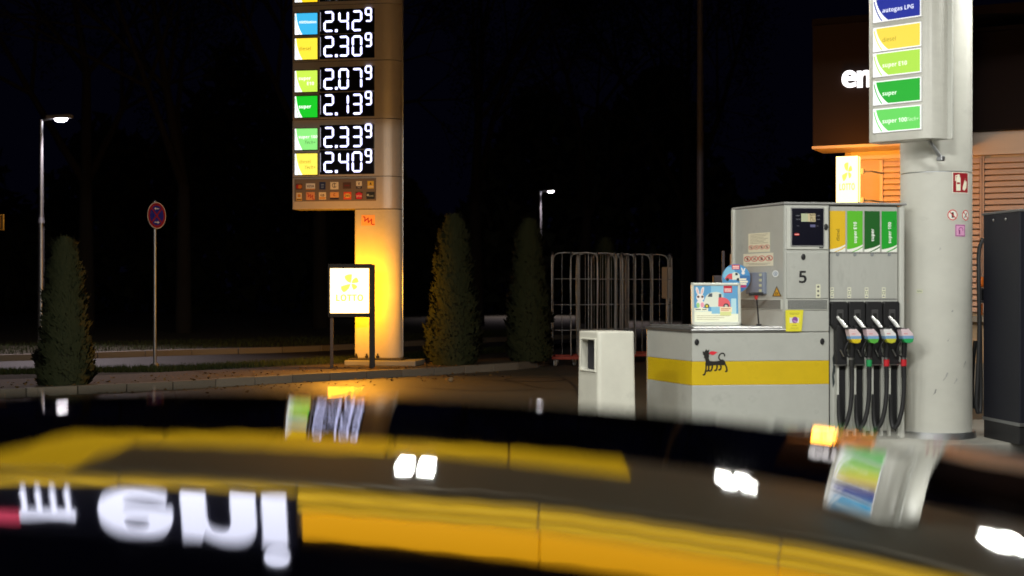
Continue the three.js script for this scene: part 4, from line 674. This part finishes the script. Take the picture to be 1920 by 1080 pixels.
{
  // white bin in front of the cabinet
  const d = 12.55, p = at(1137, 800, d), t = thing('waste_bin', 'white plastic waste bin with a dark opening in its side', 'bin', [p.x, IS, -d], R(26));
  const h = 1.16 - IS, w = 0.36, dep = 0.36;
  const s = new THREE.Shape(), hw = w / 2, r = 0.03; s.moveTo(-hw + r, -dep / 2); s.lineTo(hw - r, -dep / 2); s.quadraticCurveTo(hw, -dep / 2, hw, -dep / 2 + r); s.lineTo(hw, dep / 2 - r); s.quadraticCurveTo(hw, dep / 2, hw - r, dep / 2); s.lineTo(-hw + r, dep / 2); s.quadraticCurveTo(-hw, dep / 2, -hw, dep / 2 - r); s.lineTo(-hw, -dep / 2 + r); s.quadraticCurveTo(-hw, -dep / 2, -hw + r, -dep / 2);
  const g = new THREE.ExtrudeGeometry(s, { depth: h - 0.03, bevelEnabled: true, bevelThickness: 0.015, bevelSize: 0.008, bevelSegments: 3 }).rotateX(-Math.PI / 2).translate(0, 0.015, 0), q = g.attributes.position;
  for (let i = 0; i < q.count; i++) { const k = 1.08 - 0.08 * q.getY(i) / h; q.setX(i, q.getX(i) * k); q.setZ(i, q.getZ(i) * k); } g.computeVertexNormals();
  // the opening is a real cavity cut into the shell
  const shell = new Brush(g.index ? g : g, M.whitePlastic), hole = new Brush(rbx(0.3, 0.27, 0.25, 0.03, -hw - 0.005, h - 0.21, 0.005), M.whitePlastic), cutter = new Evaluator();
  shell.updateMatrixWorld(); hole.updateMatrixWorld(); cutter.useGroups = false;
  part('body', cutter.evaluate(shell, hole, SUBTRACTION).geometry, M.whitePlastic, t);
  part('seam', bx(0.004, h - 0.06, 0.004, 0.0, h / 2, dep / 2 + 0.019), std([0.42, 0.42, 0.38], 0.6), t, [0, 0, 0], [R(-1.6), 0, 0]);
  part('opening_rim', merge([rbx(0.024, 0.016, 0.29, 0.007, -hw - 0.008, h - 0.067, 0.005), rbx(0.024, 0.016, 0.29, 0.007, -hw - 0.012, h - 0.353, 0.005), rbx(0.024, 0.3, 0.016, 0.007, -hw - 0.01, h - 0.21, 0.138), rbx(0.024, 0.3, 0.016, 0.007, -hw - 0.01, h - 0.21, -0.128)]), M.whitePlastic, t);
  part('shade_block', rbx(0.12, 0.285, 0.265, 0.02, -hw + 0.11, h - 0.21, 0.005), std([0.012, 0.012, 0.02], 0.6), t);  // near-black block, its colour stands in for the shade inside the opening
  part('base', rbx(w + 0.06, 0.03, dep + 0.06, 0.01, 0, 0.015, 0), M.galv, t);
}
{
  // round column of the canopy
  const d = 13.42, x = (1755 - 960) / FPX * d, r = 0.335, t = thing('canopy_column', 'thick round pale grey canopy column beside pump 5', 'column', [x, IS, -d], 0), Y = (py) => EYE + (540 - py) / FPX * (d - r) - IS;
  part('shaft', cyl(r, r, Y(321) - 0.006, 64, 0, (Y(321) - 0.006) / 2, 0), M.column, t);
  part('shaft', cyl(r, r, 4.6 - Y(321) - 0.004, 64, 0, (Y(321) + 4.6) / 2 + 0.002, 0), M.column, t);
  part('joint_ring', cyl(r - 0.006, r - 0.006, 0.03, 64, 0, Y(321), 0), M.galv, t);
  part('foot_ring', cyl(r + 0.03, r + 0.04, 0.06, 48, 0, 0.03, 0), M.galv, t);
  const wrap = (name, px, py, w, h, tex) => { const a = Math.asin(Math.max(-0.97, Math.min(0.97, ((px - 960) / FPX * (d - 0.2) - x) / r))), g = new THREE.CylinderGeometry(r + 0.002, r + 0.002, h, 12, 1, true, a - w / r / 2, w / r); part(name, g, std(0xffffff, 0.5, { map: tex }), t, [0, Y(py), 0]); };
  wrap('fire_sign', 1796, 342, 0.2, 0.2, canvas(160, 160, (g) => { g.fillStyle = '#f2efe0'; g.fillRect(0, 0, 160, 160); g.fillStyle = '#9a1020'; g.fillRect(6, 6, 148, 148); g.fillStyle = '#f2efd8'; g.fillRect(32, 50, 40, 92); g.beginPath(); g.arc(52, 50, 20, Math.PI, 0); g.fill(); g.fillRect(44, 18, 18, 22); g.fillRect(26, 24, 40, 8); g.fillRect(22, 28, 8, 40); g.fillStyle = '#9a1020'; g.fillRect(38, 78, 28, 14); g.fillStyle = '#f2efd8'; for (let k = 0; k < 3; k++) { g.beginPath(); g.moveTo(92 + k * 16, 132 - k * 30); g.quadraticCurveTo(88 + k * 12, 96 - k * 24, 122, 60 - k * 8); g.quadraticCurveTo(110, 96 - k * 14, 138, 92 - k * 12); g.quadraticCurveTo(140, 122 - k * 12, 110, 140 - k * 26); g.fill(); } }));
  const ban = (f) => canvas(128, 128, (g) => { g.fillStyle = '#c6c6be'; g.fillRect(0, 0, 128, 128); g.fillStyle = '#f0eee6'; g.beginPath(); g.arc(64, 64, 60, 0, 7); g.fill(); prohibit(g, 64, 64, 52, f); });
  wrap('no_phone_sticker', 1778, 403, 0.115, 0.115, ban(phone)); wrap('no_smoking_sticker', 1806, 403, 0.115, 0.115, ban(cig));
  wrap('pink_sticker', 1794, 432, 0.12, 0.115, canvas(96, 96, (g) => { g.fillStyle = '#e6a8d2'; g.fillRect(0, 0, 96, 96); g.strokeStyle = '#8c3a78'; g.lineWidth = 5; g.strokeRect(6, 6, 84, 84); g.beginPath(); g.arc(52, 44, 20, 2.4, 6.6); g.stroke(); g.fillStyle = '#8c3a78'; g.fillRect(32, 44, 12, 34); }));
  wrap('torn_label', 1722, 546, 0.07, 0.045, canvas(64, 40, (g) => { g.fillStyle = '#c8c8bc'; g.fillRect(0, 0, 64, 40); g.fillStyle = '#d8dcc0'; g.fillRect(4, 8, 54, 26); g.fillStyle = '#5a5f50'; for (let k = 0; k < 5; k++) g.fillRect(10 + k * 9, 14, 4, 14); }));
  const stain = (n) => { const s = new THREE.Shape(); s.moveTo(0, 0); let q = 0; for (let k = 0; k < n; k++) { q += rr(0.008, 0.02); s.lineTo(q * 0.5 + rr(-0.006, 0.006), q); } for (let k = 0; k < n; k++) { q -= rr(0.006, 0.016); s.lineTo(q * 0.5 + rr(0.004, 0.02), q); } return new THREE.ShapeGeometry(s); };
  const bend = (g, px, py, tone) => { const a0 = Math.asin(((px - 960) / FPX * (d - 0.2) - x) / r), p = g.attributes.position; for (let i = 0; i < p.count; i++) { const a = a0 + p.getX(i) / r; p.setXYZ(i, Math.sin(a) * (r + 0.0015), Y(py) + p.getY(i), Math.cos(a) * (r + 0.0015)); } g.computeVertexNormals(); part('scuff', g, std(tone, 0.8), t); };
  for (const [px, py, n, k] of [[1742, 742, 5, 0.28], [1760, 715, 6, 0.38], [1780, 720, 4, 0.42], [1768, 640, 3, 0.4], [1800, 690, 5, 0.4], [1752, 470, 3, 0.45], [1775, 585, 2, 0.4]]) bend(stain(n), px, py, [k, k, k * 0.97]);
  // hanging fuel sign
  const sd = 12.95, sx = (1699 - 960) / FPX * sd - x, g = new THREE.Group(); g.name = 'fuel_sign_box'; g.position.set(sx, 0, -sd + d); g.rotation.y = R(-44); t.add(g);
  const YS = (py) => EYE + (540 - py) / FPX * sd - IS, y0 = YS(264), y1 = 4.5, W = 0.72;
  const plan = new THREE.Shape(); plan.moveTo(-W / 2, -0.02); plan.quadraticCurveTo(-W / 2, -0.1, -W / 2 + 0.12, -0.11); plan.lineTo(W / 2 - 0.2, -0.11); plan.quadraticCurveTo(W / 2 - 0.06, -0.11, W / 2 - 0.02, 0.02); plan.lineTo(W / 2, 0.1); plan.lineTo(-W / 2, 0.1);
  part('housing', new THREE.ExtrudeGeometry(plan, { depth: y1 - y0, bevelEnabled: false, curveSegments: 10 }).rotateX(-Math.PI / 2).translate(0, y0, 0), (() => { const m = M.column.clone(); m.side = THREE.DoubleSide; return m; })(), g);
  part('back_plate', rbx(W + 0.03, y1 - y0 + 0.01, 0.03, 0.008, 0.03, (y0 + y1) / 2, -0.12), M.pumpLight, g);
  const rows = [[17, '#1a2a92', 'autogas LPG', '#e8ecff'], [72, '#ead24a', 'diesel', '#a89224'], [120, '#a8d84a', 'super E10', '#f6ffe4'], [173, '#1aa42c', 'super', '#eaffe8'], [225, '#62cc5a', 'super 100', '#f0ffea'], [-34, '#38a8d8', 'HVOlution', '#ffffff']];
  for (const [py, col, s, ink] of rows) {
    const lab = part('fuel_label', rbx(0.5, 0.235, 0.02, 0.006, -0.03, YS(py), 0.112), std([0.8, 0.8, 0.8], 0.5), g);
    sticker('label_light', lab, 0.485, 0.22, canvas(320, 144, (c, w, h) => { swoosh(c, w, h, col); c.strokeStyle = '#fff'; c.lineWidth = 10; c.strokeRect(0, 0, w, h); text(c, s, 62, h * 0.55, 36, ink, { align: 'left', bold: s !== 'diesel' }); if (s === 'super 100') text(c, 'Tech+', 228, h * 0.55, 30, '#cfeec4', { bold: false, italic: true, align: 'left' }); }), [-0.03, YS(py), 0.1235], [0, 0, 0], { glow: 1.05 });
  }
  part('bracket', merge([bar(V(0.2, y0 - 0.01, -0.06), V(0.26, y0 - 0.16, -0.16), 0.018), rbx(0.06, 0.05, 0.06, 0.01, 0.26, y0 - 0.17, -0.17)]), M.galv, g);
}
{
  // dark pump at the right edge, seen from its side
  const d = 12.6, x0 = (1913 - 960) / FPX * d, t = thing('diesel_pump', 'tall dark grey pump with a hose and orange nozzle', 'fuel pump', [x0, IS, -d], TURN), S = FPX / d, Y = (py) => EYE + (540 - py) / S - IS, h = Y(395);
  const dark = phys([0.01, 0.011, 0.02], 0.55, { specularIntensity: 0.5, clearcoat: 0.2, clearcoatRoughness: 0.4, map: repeat(smudge, 0.7) });
  part('body', rbx(0.8, h - Y(796) , 0.7, 0.012, 0.4, (h + Y(796)) / 2, -0.36), dark, t);
  part('base', rbx(0.8, Y(800), 0.68, 0.01, 0.4, Y(800) / 2, -0.36), M.black, t);
  part('base_trim', bx(0.806, 0.03, 0.71, 0.4, Y(797), -0.36), M.galv, t);
  part('cap', rbx(0.82, 0.025, 0.72, 0.008, 0.4, h + 0.005, -0.36), std([0.12, 0.12, 0.12], 0.5), t);
  part('front_panel', rbx(0.7, h - Y(780), 0.012, 0.005, 0.42, (h + Y(780)) / 2 - 0.02, -0.002), dark, t);
  for (const px of [1862, 1886]) part('bolt', new THREE.SphereGeometry(0.014, 10, 6).scale(0.5, 1, 1), M.steel, t, [-0.004, Y(408), (px - 1913) / 68 * 0.66]);
  const dh = d + 0.78, H = (px, py, z) => V((px - 960) / FPX * dh - x0 + 0.11 + (z + 0.25) * 0.14, EYE + (540 - py) / FPX * dh - IS, -0.78 + z + 0.25);
  part('hose', tube([H(1848, 448, -0.3), H(1835, 470, -0.25), H(1828, 520, -0.2), H(1829, 620, -0.2), H(1826, 700, -0.2), H(1824, 765, -0.2), H(1829, 776, -0.2), H(1834, 760, -0.22), H(1836, 660, -0.24), H(1836, 585, -0.25)], 0.02, 70, 10), M.rubber, t);
  part('hose', tube([H(1846, 640, -0.4), H(1841, 690, -0.4), H(1840, 750, -0.4), H(1844, 768, -0.4), H(1849, 750, -0.4)], 0.02, 40, 10), M.rubber, t);
  part('nozzle_cover', rbx(0.075, 0.1, 0.09, 0.03, 0, 0, 0), M.orange, t, H(1839, 529, -0.25).toArray(), [0, 0, 0.2]);
  part('nozzle_body', rbx(0.05, 0.12, 0.06, 0.015, 0, 0, 0), M.black, t, H(1839, 552, -0.25).toArray());
  part('nozzle_ring', rbx(0.05, 0.03, 0.06, 0.01, 0, 0, 0), M.steel, t, H(1839, 565, -0.25).toArray());
  part('hose_grip', cyl(0.024, 0.022, 0.11, 14), M.orange, t, H(1837, 580, -0.25).toArray());
}
// ================================================================ THINGS BEHIND THE PUMP
{
  const d = 20, S = FPX / d, Y = (py) => EYE + (540 - py) / S, p = at(1392, 800, d), t = thing('warning_sign', 'square sign with a red ring on a post behind the pump', 'sign', [p.x, 0, -d], 0);
  part('post', cyl(0.03, 0.03, Y(470), 12, 0.05, Y(470) / 2, -0.03), M.galv, t);
  part('sign_board', rbx(0.36, 0.36, 0.02, 0.009, 0, Y(500), 0), std([0.6, 0.42, 0.3], 0.5), t);
  sticker('sign_print', t, 0.34, 0.34, canvas(128, 128, (g) => { g.fillStyle = '#e0b898'; g.fillRect(0, 0, 128, 128); g.strokeStyle = '#6a3a28'; g.lineWidth = 4; g.strokeRect(6, 6, 116, 116); g.strokeStyle = '#b02020'; g.lineWidth = 14; g.beginPath(); g.arc(70, 68, 40, 0, 7); g.stroke(); }), [0, Y(500), 0.0125]);
  const q = at(1388, 448, 19), b = thing('orange_board', 'narrow orange board standing upright behind the pump', 'board', [q.x, 0, -19], 0.3), S2 = FPX / 19;
  part('board', rbx(0.1, 1.0, 0.03, 0.008, 0, q.y - 0.15, 0), std([0.7, 0.3, 0.03], 0.5), b, [0, 0, 0], [0, 0, 0.012]); part('edge', rbx(0.02, 1.0, 0.034, 0.004, -0.05, q.y - 0.15, 0), M.orange, b, [0, 0, 0], [0, 0, 0.012]);
  part('post', cyl(0.025, 0.025, q.y - 0.5, 12, 0.02, (q.y - 0.5) / 2, 0), M.galv, b); part('foot', rbx(0.4, 0.08, 0.3, 0.02, 0, 0.04, 0), M.rubber, b);
  const k = at(1356, 500, 18), v = thing('dark_post', 'slim dark post with a small box at its side behind the poster', 'post', [k.x, 0, -18], 0), S3 = FPX / 18, Y3 = (py) => EYE + (540 - py) / S3;
  part('pole', rbx(0.04, Y3(470), 0.04, 0.01, 0, Y3(470) / 2, 0), std([0.06, 0.055, 0.07], 0.5), v); part('box', rbx(0.24, 0.4, 0.16, 0.02, -0.03, Y3(545), 0.1), std([0.06, 0.055, 0.07], 0.5), v); part('foot', rbx(0.2, 0.03, 0.2, 0.006, 0, 0.015, 0), M.galv, v);
}
// ================================================================ ROLL CAGES
function rollCage(name, label) {
  const t = thing(name, label, 'roll cage', [0, 0, 0], 0, 'row of nested wire roll cages'), W = 0.9, Dp = 0.72, H = 2.06, y0 = 0.2, wire = M.galv;
  const arch = (w, z, face) => { const r = 0.13, q = []; const P = (a, b) => face ? V(a, b, z) : V(z, b, a); q.push(P(-w / 2, y0), P(-w / 2, y0 + 0.6), P(-w / 2, y0 + H - r - 0.1), P(-w / 2 + 0.035, y0 + H - 0.04), P(-w / 2 + r, y0 + H), P(0, y0 + H), P(w / 2 - r, y0 + H), P(w / 2 - 0.035, y0 + H - 0.04), P(w / 2, y0 + H - r - 0.1), P(w / 2, y0 + 0.6), P(w / 2, y0)); return tube(q, 0.015, 60, 6); };
  const grid = (w, z, face, n) => { const P = (a, b) => face ? V(a, b, z) : V(z, b, a), l = []; for (let i = 1; i < n; i++) { const a = -w / 2 + w * i / n; l.push(bar(P(a, y0), P(a, y0 + H - 0.01), 0.0065, 5)); } for (const f of [0.24, 0.49, 0.745]) l.push(bar(P(-w / 2, y0 + H * f), P(w / 2, y0 + H * f), 0.0085, 5)); return merge(l); };
  for (const [w, z, f, n] of [[W, -Dp / 2, true, 5], [Dp, -W / 2, false, 4], [Dp, W / 2, false, 4]]) { const a = part('side_frame', arch(w, z, f), wire, t); part('wire_grid', grid(w, z, f, n), wire, a); }
  part('base', merge([rbx(W, 0.06, 0.05, 0.008, 0, y0 - 0.03, Dp / 2), rbx(W, 0.06, 0.05, 0.008, 0, y0 - 0.03, -Dp / 2), rbx(0.05, 0.06, Dp, 0.008, -W / 2 + 0.03, y0 - 0.03, 0), rbx(0.05, 0.06, Dp, 0.008, W / 2 - 0.03, y0 - 0.03, 0)]), std([0.42, 0.05, 0.03], 0.55), t);
  for (const sx of [-1, 1]) for (const sz of [-1, 1]) { const c = part('castor', merge([rbx(0.05, 0.08, 0.07, 0.01, 0, 0.12, 0), bx(0.006, 0.1, 0.05, -0.028, 0.08, 0.02), bx(0.006, 0.1, 0.05, 0.028, 0.08, 0.02)]), M.galv, t, [sx * (W / 2 - 0.07), 0, sz * (Dp / 2 - 0.07)]); part('wheel', cyl(0.062, 0.062, 0.04, 18).rotateZ(Math.PI / 2), std([0.3, 0.27, 0.24], 0.6), c, [0, 0.062, 0.03]); }
  return t;
}
{
  const d = 27.7, first = rollCage('roll_cage', 'foremost wire roll cage of the nested row with red base');
  const px = [1078, 1112, 1124, 1150, 1181, 1216];
  px.forEach((p, i) => { const c = i ? first.clone() : first; if (i) { c.name = numbered('roll_cage'); c.userData = { ...first.userData, label: 'wire roll cage nested in the row behind the foremost cage' }; scene.add(c); } const dd = d + i * 0.32; c.position.set((p - 960) / FPX * dd, 0, -dd); c.rotation.y = R(-4 + (i % 3) * 2); });
}
{
  const p = at(1250, 530, 31), t = thing('notice_board', 'pale notice board on a post behind the roll cages', 'sign', [p.x, 0, -31], R(-20));
  part('post', cyl(0.035, 0.035, p.y + 0.3, 12, 0, (p.y + 0.3) / 2, -0.03), M.galv, t); part('sign_board', rbx(0.22, 0.7, 0.02, 0.008, 0, p.y, 0), std([0.5, 0.47, 0.42], 0.4), t);
}
const ROOF = [1.3717, 2.3121, 7.1879, -0.6744, 14.5198, 0.205, 0.0119, -0.0387, -0.3241, 0.0008], farEdge = (x) => 2.3905 - 0.1882 * x;   // crown of the car roof: heights, radii and skew; its far edge
const rollOff = (x, u) => 0.0191 * Math.max(0, u + 0.5017 + 0.153 * x) ** 2;                                                          // it falls a little faster towards that edge

// ================================================================ THE DARK CAR IN FRONT OF THE CAMERA
{
  const t = thing('parked_car', 'glossy black car whose roof mirrors the lit canopy', 'car', [-0.2, 0, -1.66], 0), O = V(-0.2, 0, -1.66);
  const paint = phys([0.004, 0.004, 0.007], 0.25, { clearcoat: 1, clearcoatRoughness: 0.0, specularIntensity: 0.6 });
  paint.roughness = 0.03;
  const glass = phys([0.01, 0.012, 0.014], 0.03, { clearcoat: 1, clearcoatRoughness: 0.02 });
  // roof skin: crowned along and across, ridge running slightly askew to the picture
  const [y0, s0, Rs, xc, Rl, k, c3, b2, rx, l3] = ROOF;
  const crown = (x, s) => { const u = s - s0 - k * (x - xc) - b2 * (x - xc) ** 2; return y0 - u * u / (2 * Rs) * (1 + rx * x) - c3 * u ** 3 - (x - xc) ** 2 / (2 * Rl) - l3 * (x - xc) ** 3 - rollOff(x, u); };
  const skin = (x, s) => crown(x, s) + 0.00005 * Math.sin(x * 23 + s * 8) + 0.000025 * Math.sin(s * 61 + x * 17 + 2 * Math.sin(x * 5)) + 0.000012 * Math.sin(x * 95 - s * 40);   // pressed sheet metal is never quite fair
  const XA = -1.45, XB = 1.2, SA = 0.95, SB = 2.35, NX = 260, NS = 240, pos = [], nor = [], idx = [];
  for (let j = 0; j <= NS; j++) for (let i = 0; i <= NX; i++) {
    const x = XA + (XB - XA) * i / NX, s = SA + (farEdge(x) - SA) * j / NS, e = 1e-4, dx = (skin(x + e, s) - skin(x - e, s)) / (2 * e), ds = (skin(x, s + e) - skin(x, s - e)) / (2 * e), n = V(-dx, 1, ds).normalize();
    pos.push(x - O.x, skin(x, s), -s - O.z); nor.push(n.x, n.y, n.z);
    if (i && j) { const a = j * (NX + 1) + i, b = a - 1, c = a - NX - 1, d = c - 1; idx.push(d, c, a, d, a, b); }
  }
  const g = new THREE.BufferGeometry(); g.setAttribute('position', new THREE.Float32BufferAttribute(pos, 3)); g.setAttribute('normal', new THREE.Float32BufferAttribute(nor, 3)); g.setIndex(idx);
  part('roof', g, paint, t);
  // loops round the car: roof edge, rail below it, beltline, sill
  const edge = (f) => { const pts = [], n = 24; for (let i = 0; i < n; i++) pts.push([XA + (XB - XA) * i / n, SA]); for (let i = 0; i < n; i++) pts.push([XB, SA + (farEdge(XB) - SA) * i / n]); for (let i = 0; i < n; i++) pts.push([XB - (XB - XA) * i / n, farEdge(XB - (XB - XA) * i / n)]); for (let i = 0; i < n; i++) pts.push([XA, farEdge(XA) - (farEdge(XA) - SA) * i / n]); return pts.map(f); };
  const cx = -0.12, cs = (SA + SB) / 2;
  const roofL = edge(([x, s]) => V(x - O.x, skin(x, s), -s - O.z));
  const railL = edge(([x, s]) => V(cx + (x - cx) * 1.03 - O.x, skin(x, s) - 0.07, -(cs + (s - cs) * 1.02) - O.z));
  const beltL = edge(([x, s]) => V((x > cx ? cx + (x - cx) * 1.5 : cx + (x - cx) * 1.38) - O.x, 0.93, -(cs + (s - cs) * 1.06) - O.z));
  const band = (A, B, i0, i1, name, mat, push = 0) => { const p = [], ix = []; for (let i = i0; i <= i1; i++) { const a = A[i % 96], b = B[i % 96]; p.push(a.x, a.y, a.z, b.x, b.y, b.z); if (i > i0) { const q = (i - i0) * 2; ix.push(q - 2, q, q - 1, q, q + 1, q - 1); } } const h = new THREE.BufferGeometry(); h.setAttribute('position', new THREE.Float32BufferAttribute(p, 3)); h.setIndex(ix); h.computeVertexNormals(); return part(name, h, (() => { const m = mat.clone(); m.side = THREE.DoubleSide; return m; })(), t); };
  band(roofL, railL, 0, 96, 'roof_rail', paint);
  for (const [a, b, name, mat] of [[0, 2, 'pillar', paint], [2, 11, 'side_window', glass], [11, 13, 'pillar', paint], [13, 22, 'side_window', glass], [22, 26, 'pillar', paint], [26, 46, 'windscreen', glass], [46, 50, 'pillar', paint], [50, 59, 'side_window', glass], [59, 61, 'pillar', paint], [61, 70, 'side_window', glass], [70, 74, 'pillar', paint], [74, 94, 'rear_window', glass], [94, 96, 'pillar', paint]]) band(railL, beltL, a, b, name, mat);
  // lower body: lofted sections along x
  const X0 = -2.45, X1 = 2.3, NSEC = 40, NR = 28, P = [], ID = [];
  for (let i = 0; i <= NSEC; i++) {
    const u = i / NSEC, x = X0 + (X1 - X0) * u, endR = Math.min(1, Math.min(u, 1 - u) / 0.09), full = Math.sqrt(1 - (1 - endR) ** 2), hw = 0.9 * (0.8 + 0.2 * full), top = 0.935 - (x > 1.55 ? (x - 1.55) * 0.2 : 0) - (x < -2 ? (-2 - x) * 0.1 : 0) - 0.12 * (1 - full), bot = 0.24 + 0.1 * (1 - full);
    for (let j = 0; j < NR; j++) { const a = j / NR * Math.PI * 2, ca = Math.cos(a), sa = Math.sin(a), pw = 0.38, z = Math.sign(ca) * Math.abs(ca) ** pw * hw, y = (top + bot) / 2 + Math.sign(sa) * Math.abs(sa) ** pw * (top - bot) / 2; P.push(x - O.x, y, -(cs + z) - O.z); if (i) { const q = i * NR + j, q1 = i * NR + (j + 1) % NR; ID.push(q - NR, q1 - NR, q, q1 - NR, q1, q); } }
  }
  for (const [base, flip] of [[0, 1], [NSEC * NR, 0]]) for (let j = 1; j < NR - 1; j++) ID.push(...(flip ? [base, base + j + 1, base + j] : [base, base + j, base + j + 1]));
  const lb = new THREE.BufferGeometry(); lb.setAttribute('position', new THREE.Float32BufferAttribute(P, 3)); lb.setIndex(ID); lb.computeVertexNormals();
  const pb = paint.clone(); pb.side = THREE.DoubleSide; part('body', lb, pb, t);
  for (const x of [-1.55, 1.45]) for (const s of [-1, 1]) {
    const w = new THREE.Group(); w.name = 'wheel'; w.position.set(x - O.x, 0.33, -(cs + s * 0.82) - O.z); w.rotation.y = s > 0 ? Math.PI : 0; t.add(w);
    part('wheel_arch', new THREE.TorusGeometry(0.37, 0.03, 8, 30, Math.PI), M.rubber, w, [0, 0, 0.09]);
    part('tyre', new THREE.TorusGeometry(0.255, 0.075, 12, 36).scale(1, 1, 1.35), M.rubber, w, [0, 0, 0.03]);
    part('rim', merge([cyl(0.2, 0.2, 0.12, 30).rotateX(Math.PI / 2), new THREE.TorusGeometry(0.2, 0.015, 8, 30).translate(0, 0, 0.07), ...[0, 1, 2, 3, 4].map((q) => bx(0.045, 0.2, 0.03, 0, 0.1, 0.075).rotateZ(q * 1.2566))]), M.steel, w, [0, 0, 0.05]);
  }
  for (const s of [-1, 1]) {
    const z = -(cs + s * 0.905) - O.z;
    for (const x of [-0.55, 0.6]) part('door_handle', rbx(0.2, 0.03, 0.03, 0.012, x - O.x, 0.8, z), paint, t);
    for (const x of [-1.1, -0.15, 1.0]) part('door_seam', bx(0.006, 0.5, 0.012, x - O.x, 0.63, z + s * 0.004), M.rubber, t);
    part('wing_mirror', rbx(0.16, 0.12, 0.2, 0.04, 1.25 - O.x, 0.99, z - s * 0.09), paint, t);
    part('headlamp', rbx(0.14, 0.12, 0.3, 0.04, 2.2 - O.x, 0.66, -(cs + s * 0.62) - O.z), M.darkGlass, t);
    part('tail_lamp', rbx(0.12, 0.14, 0.3, 0.04, -2.36 - O.x, 0.72, -(cs + s * 0.62) - O.z), std([0.2, 0.008, 0.008], 0.2), t);
  }
}
renderer.render(scene, camera);
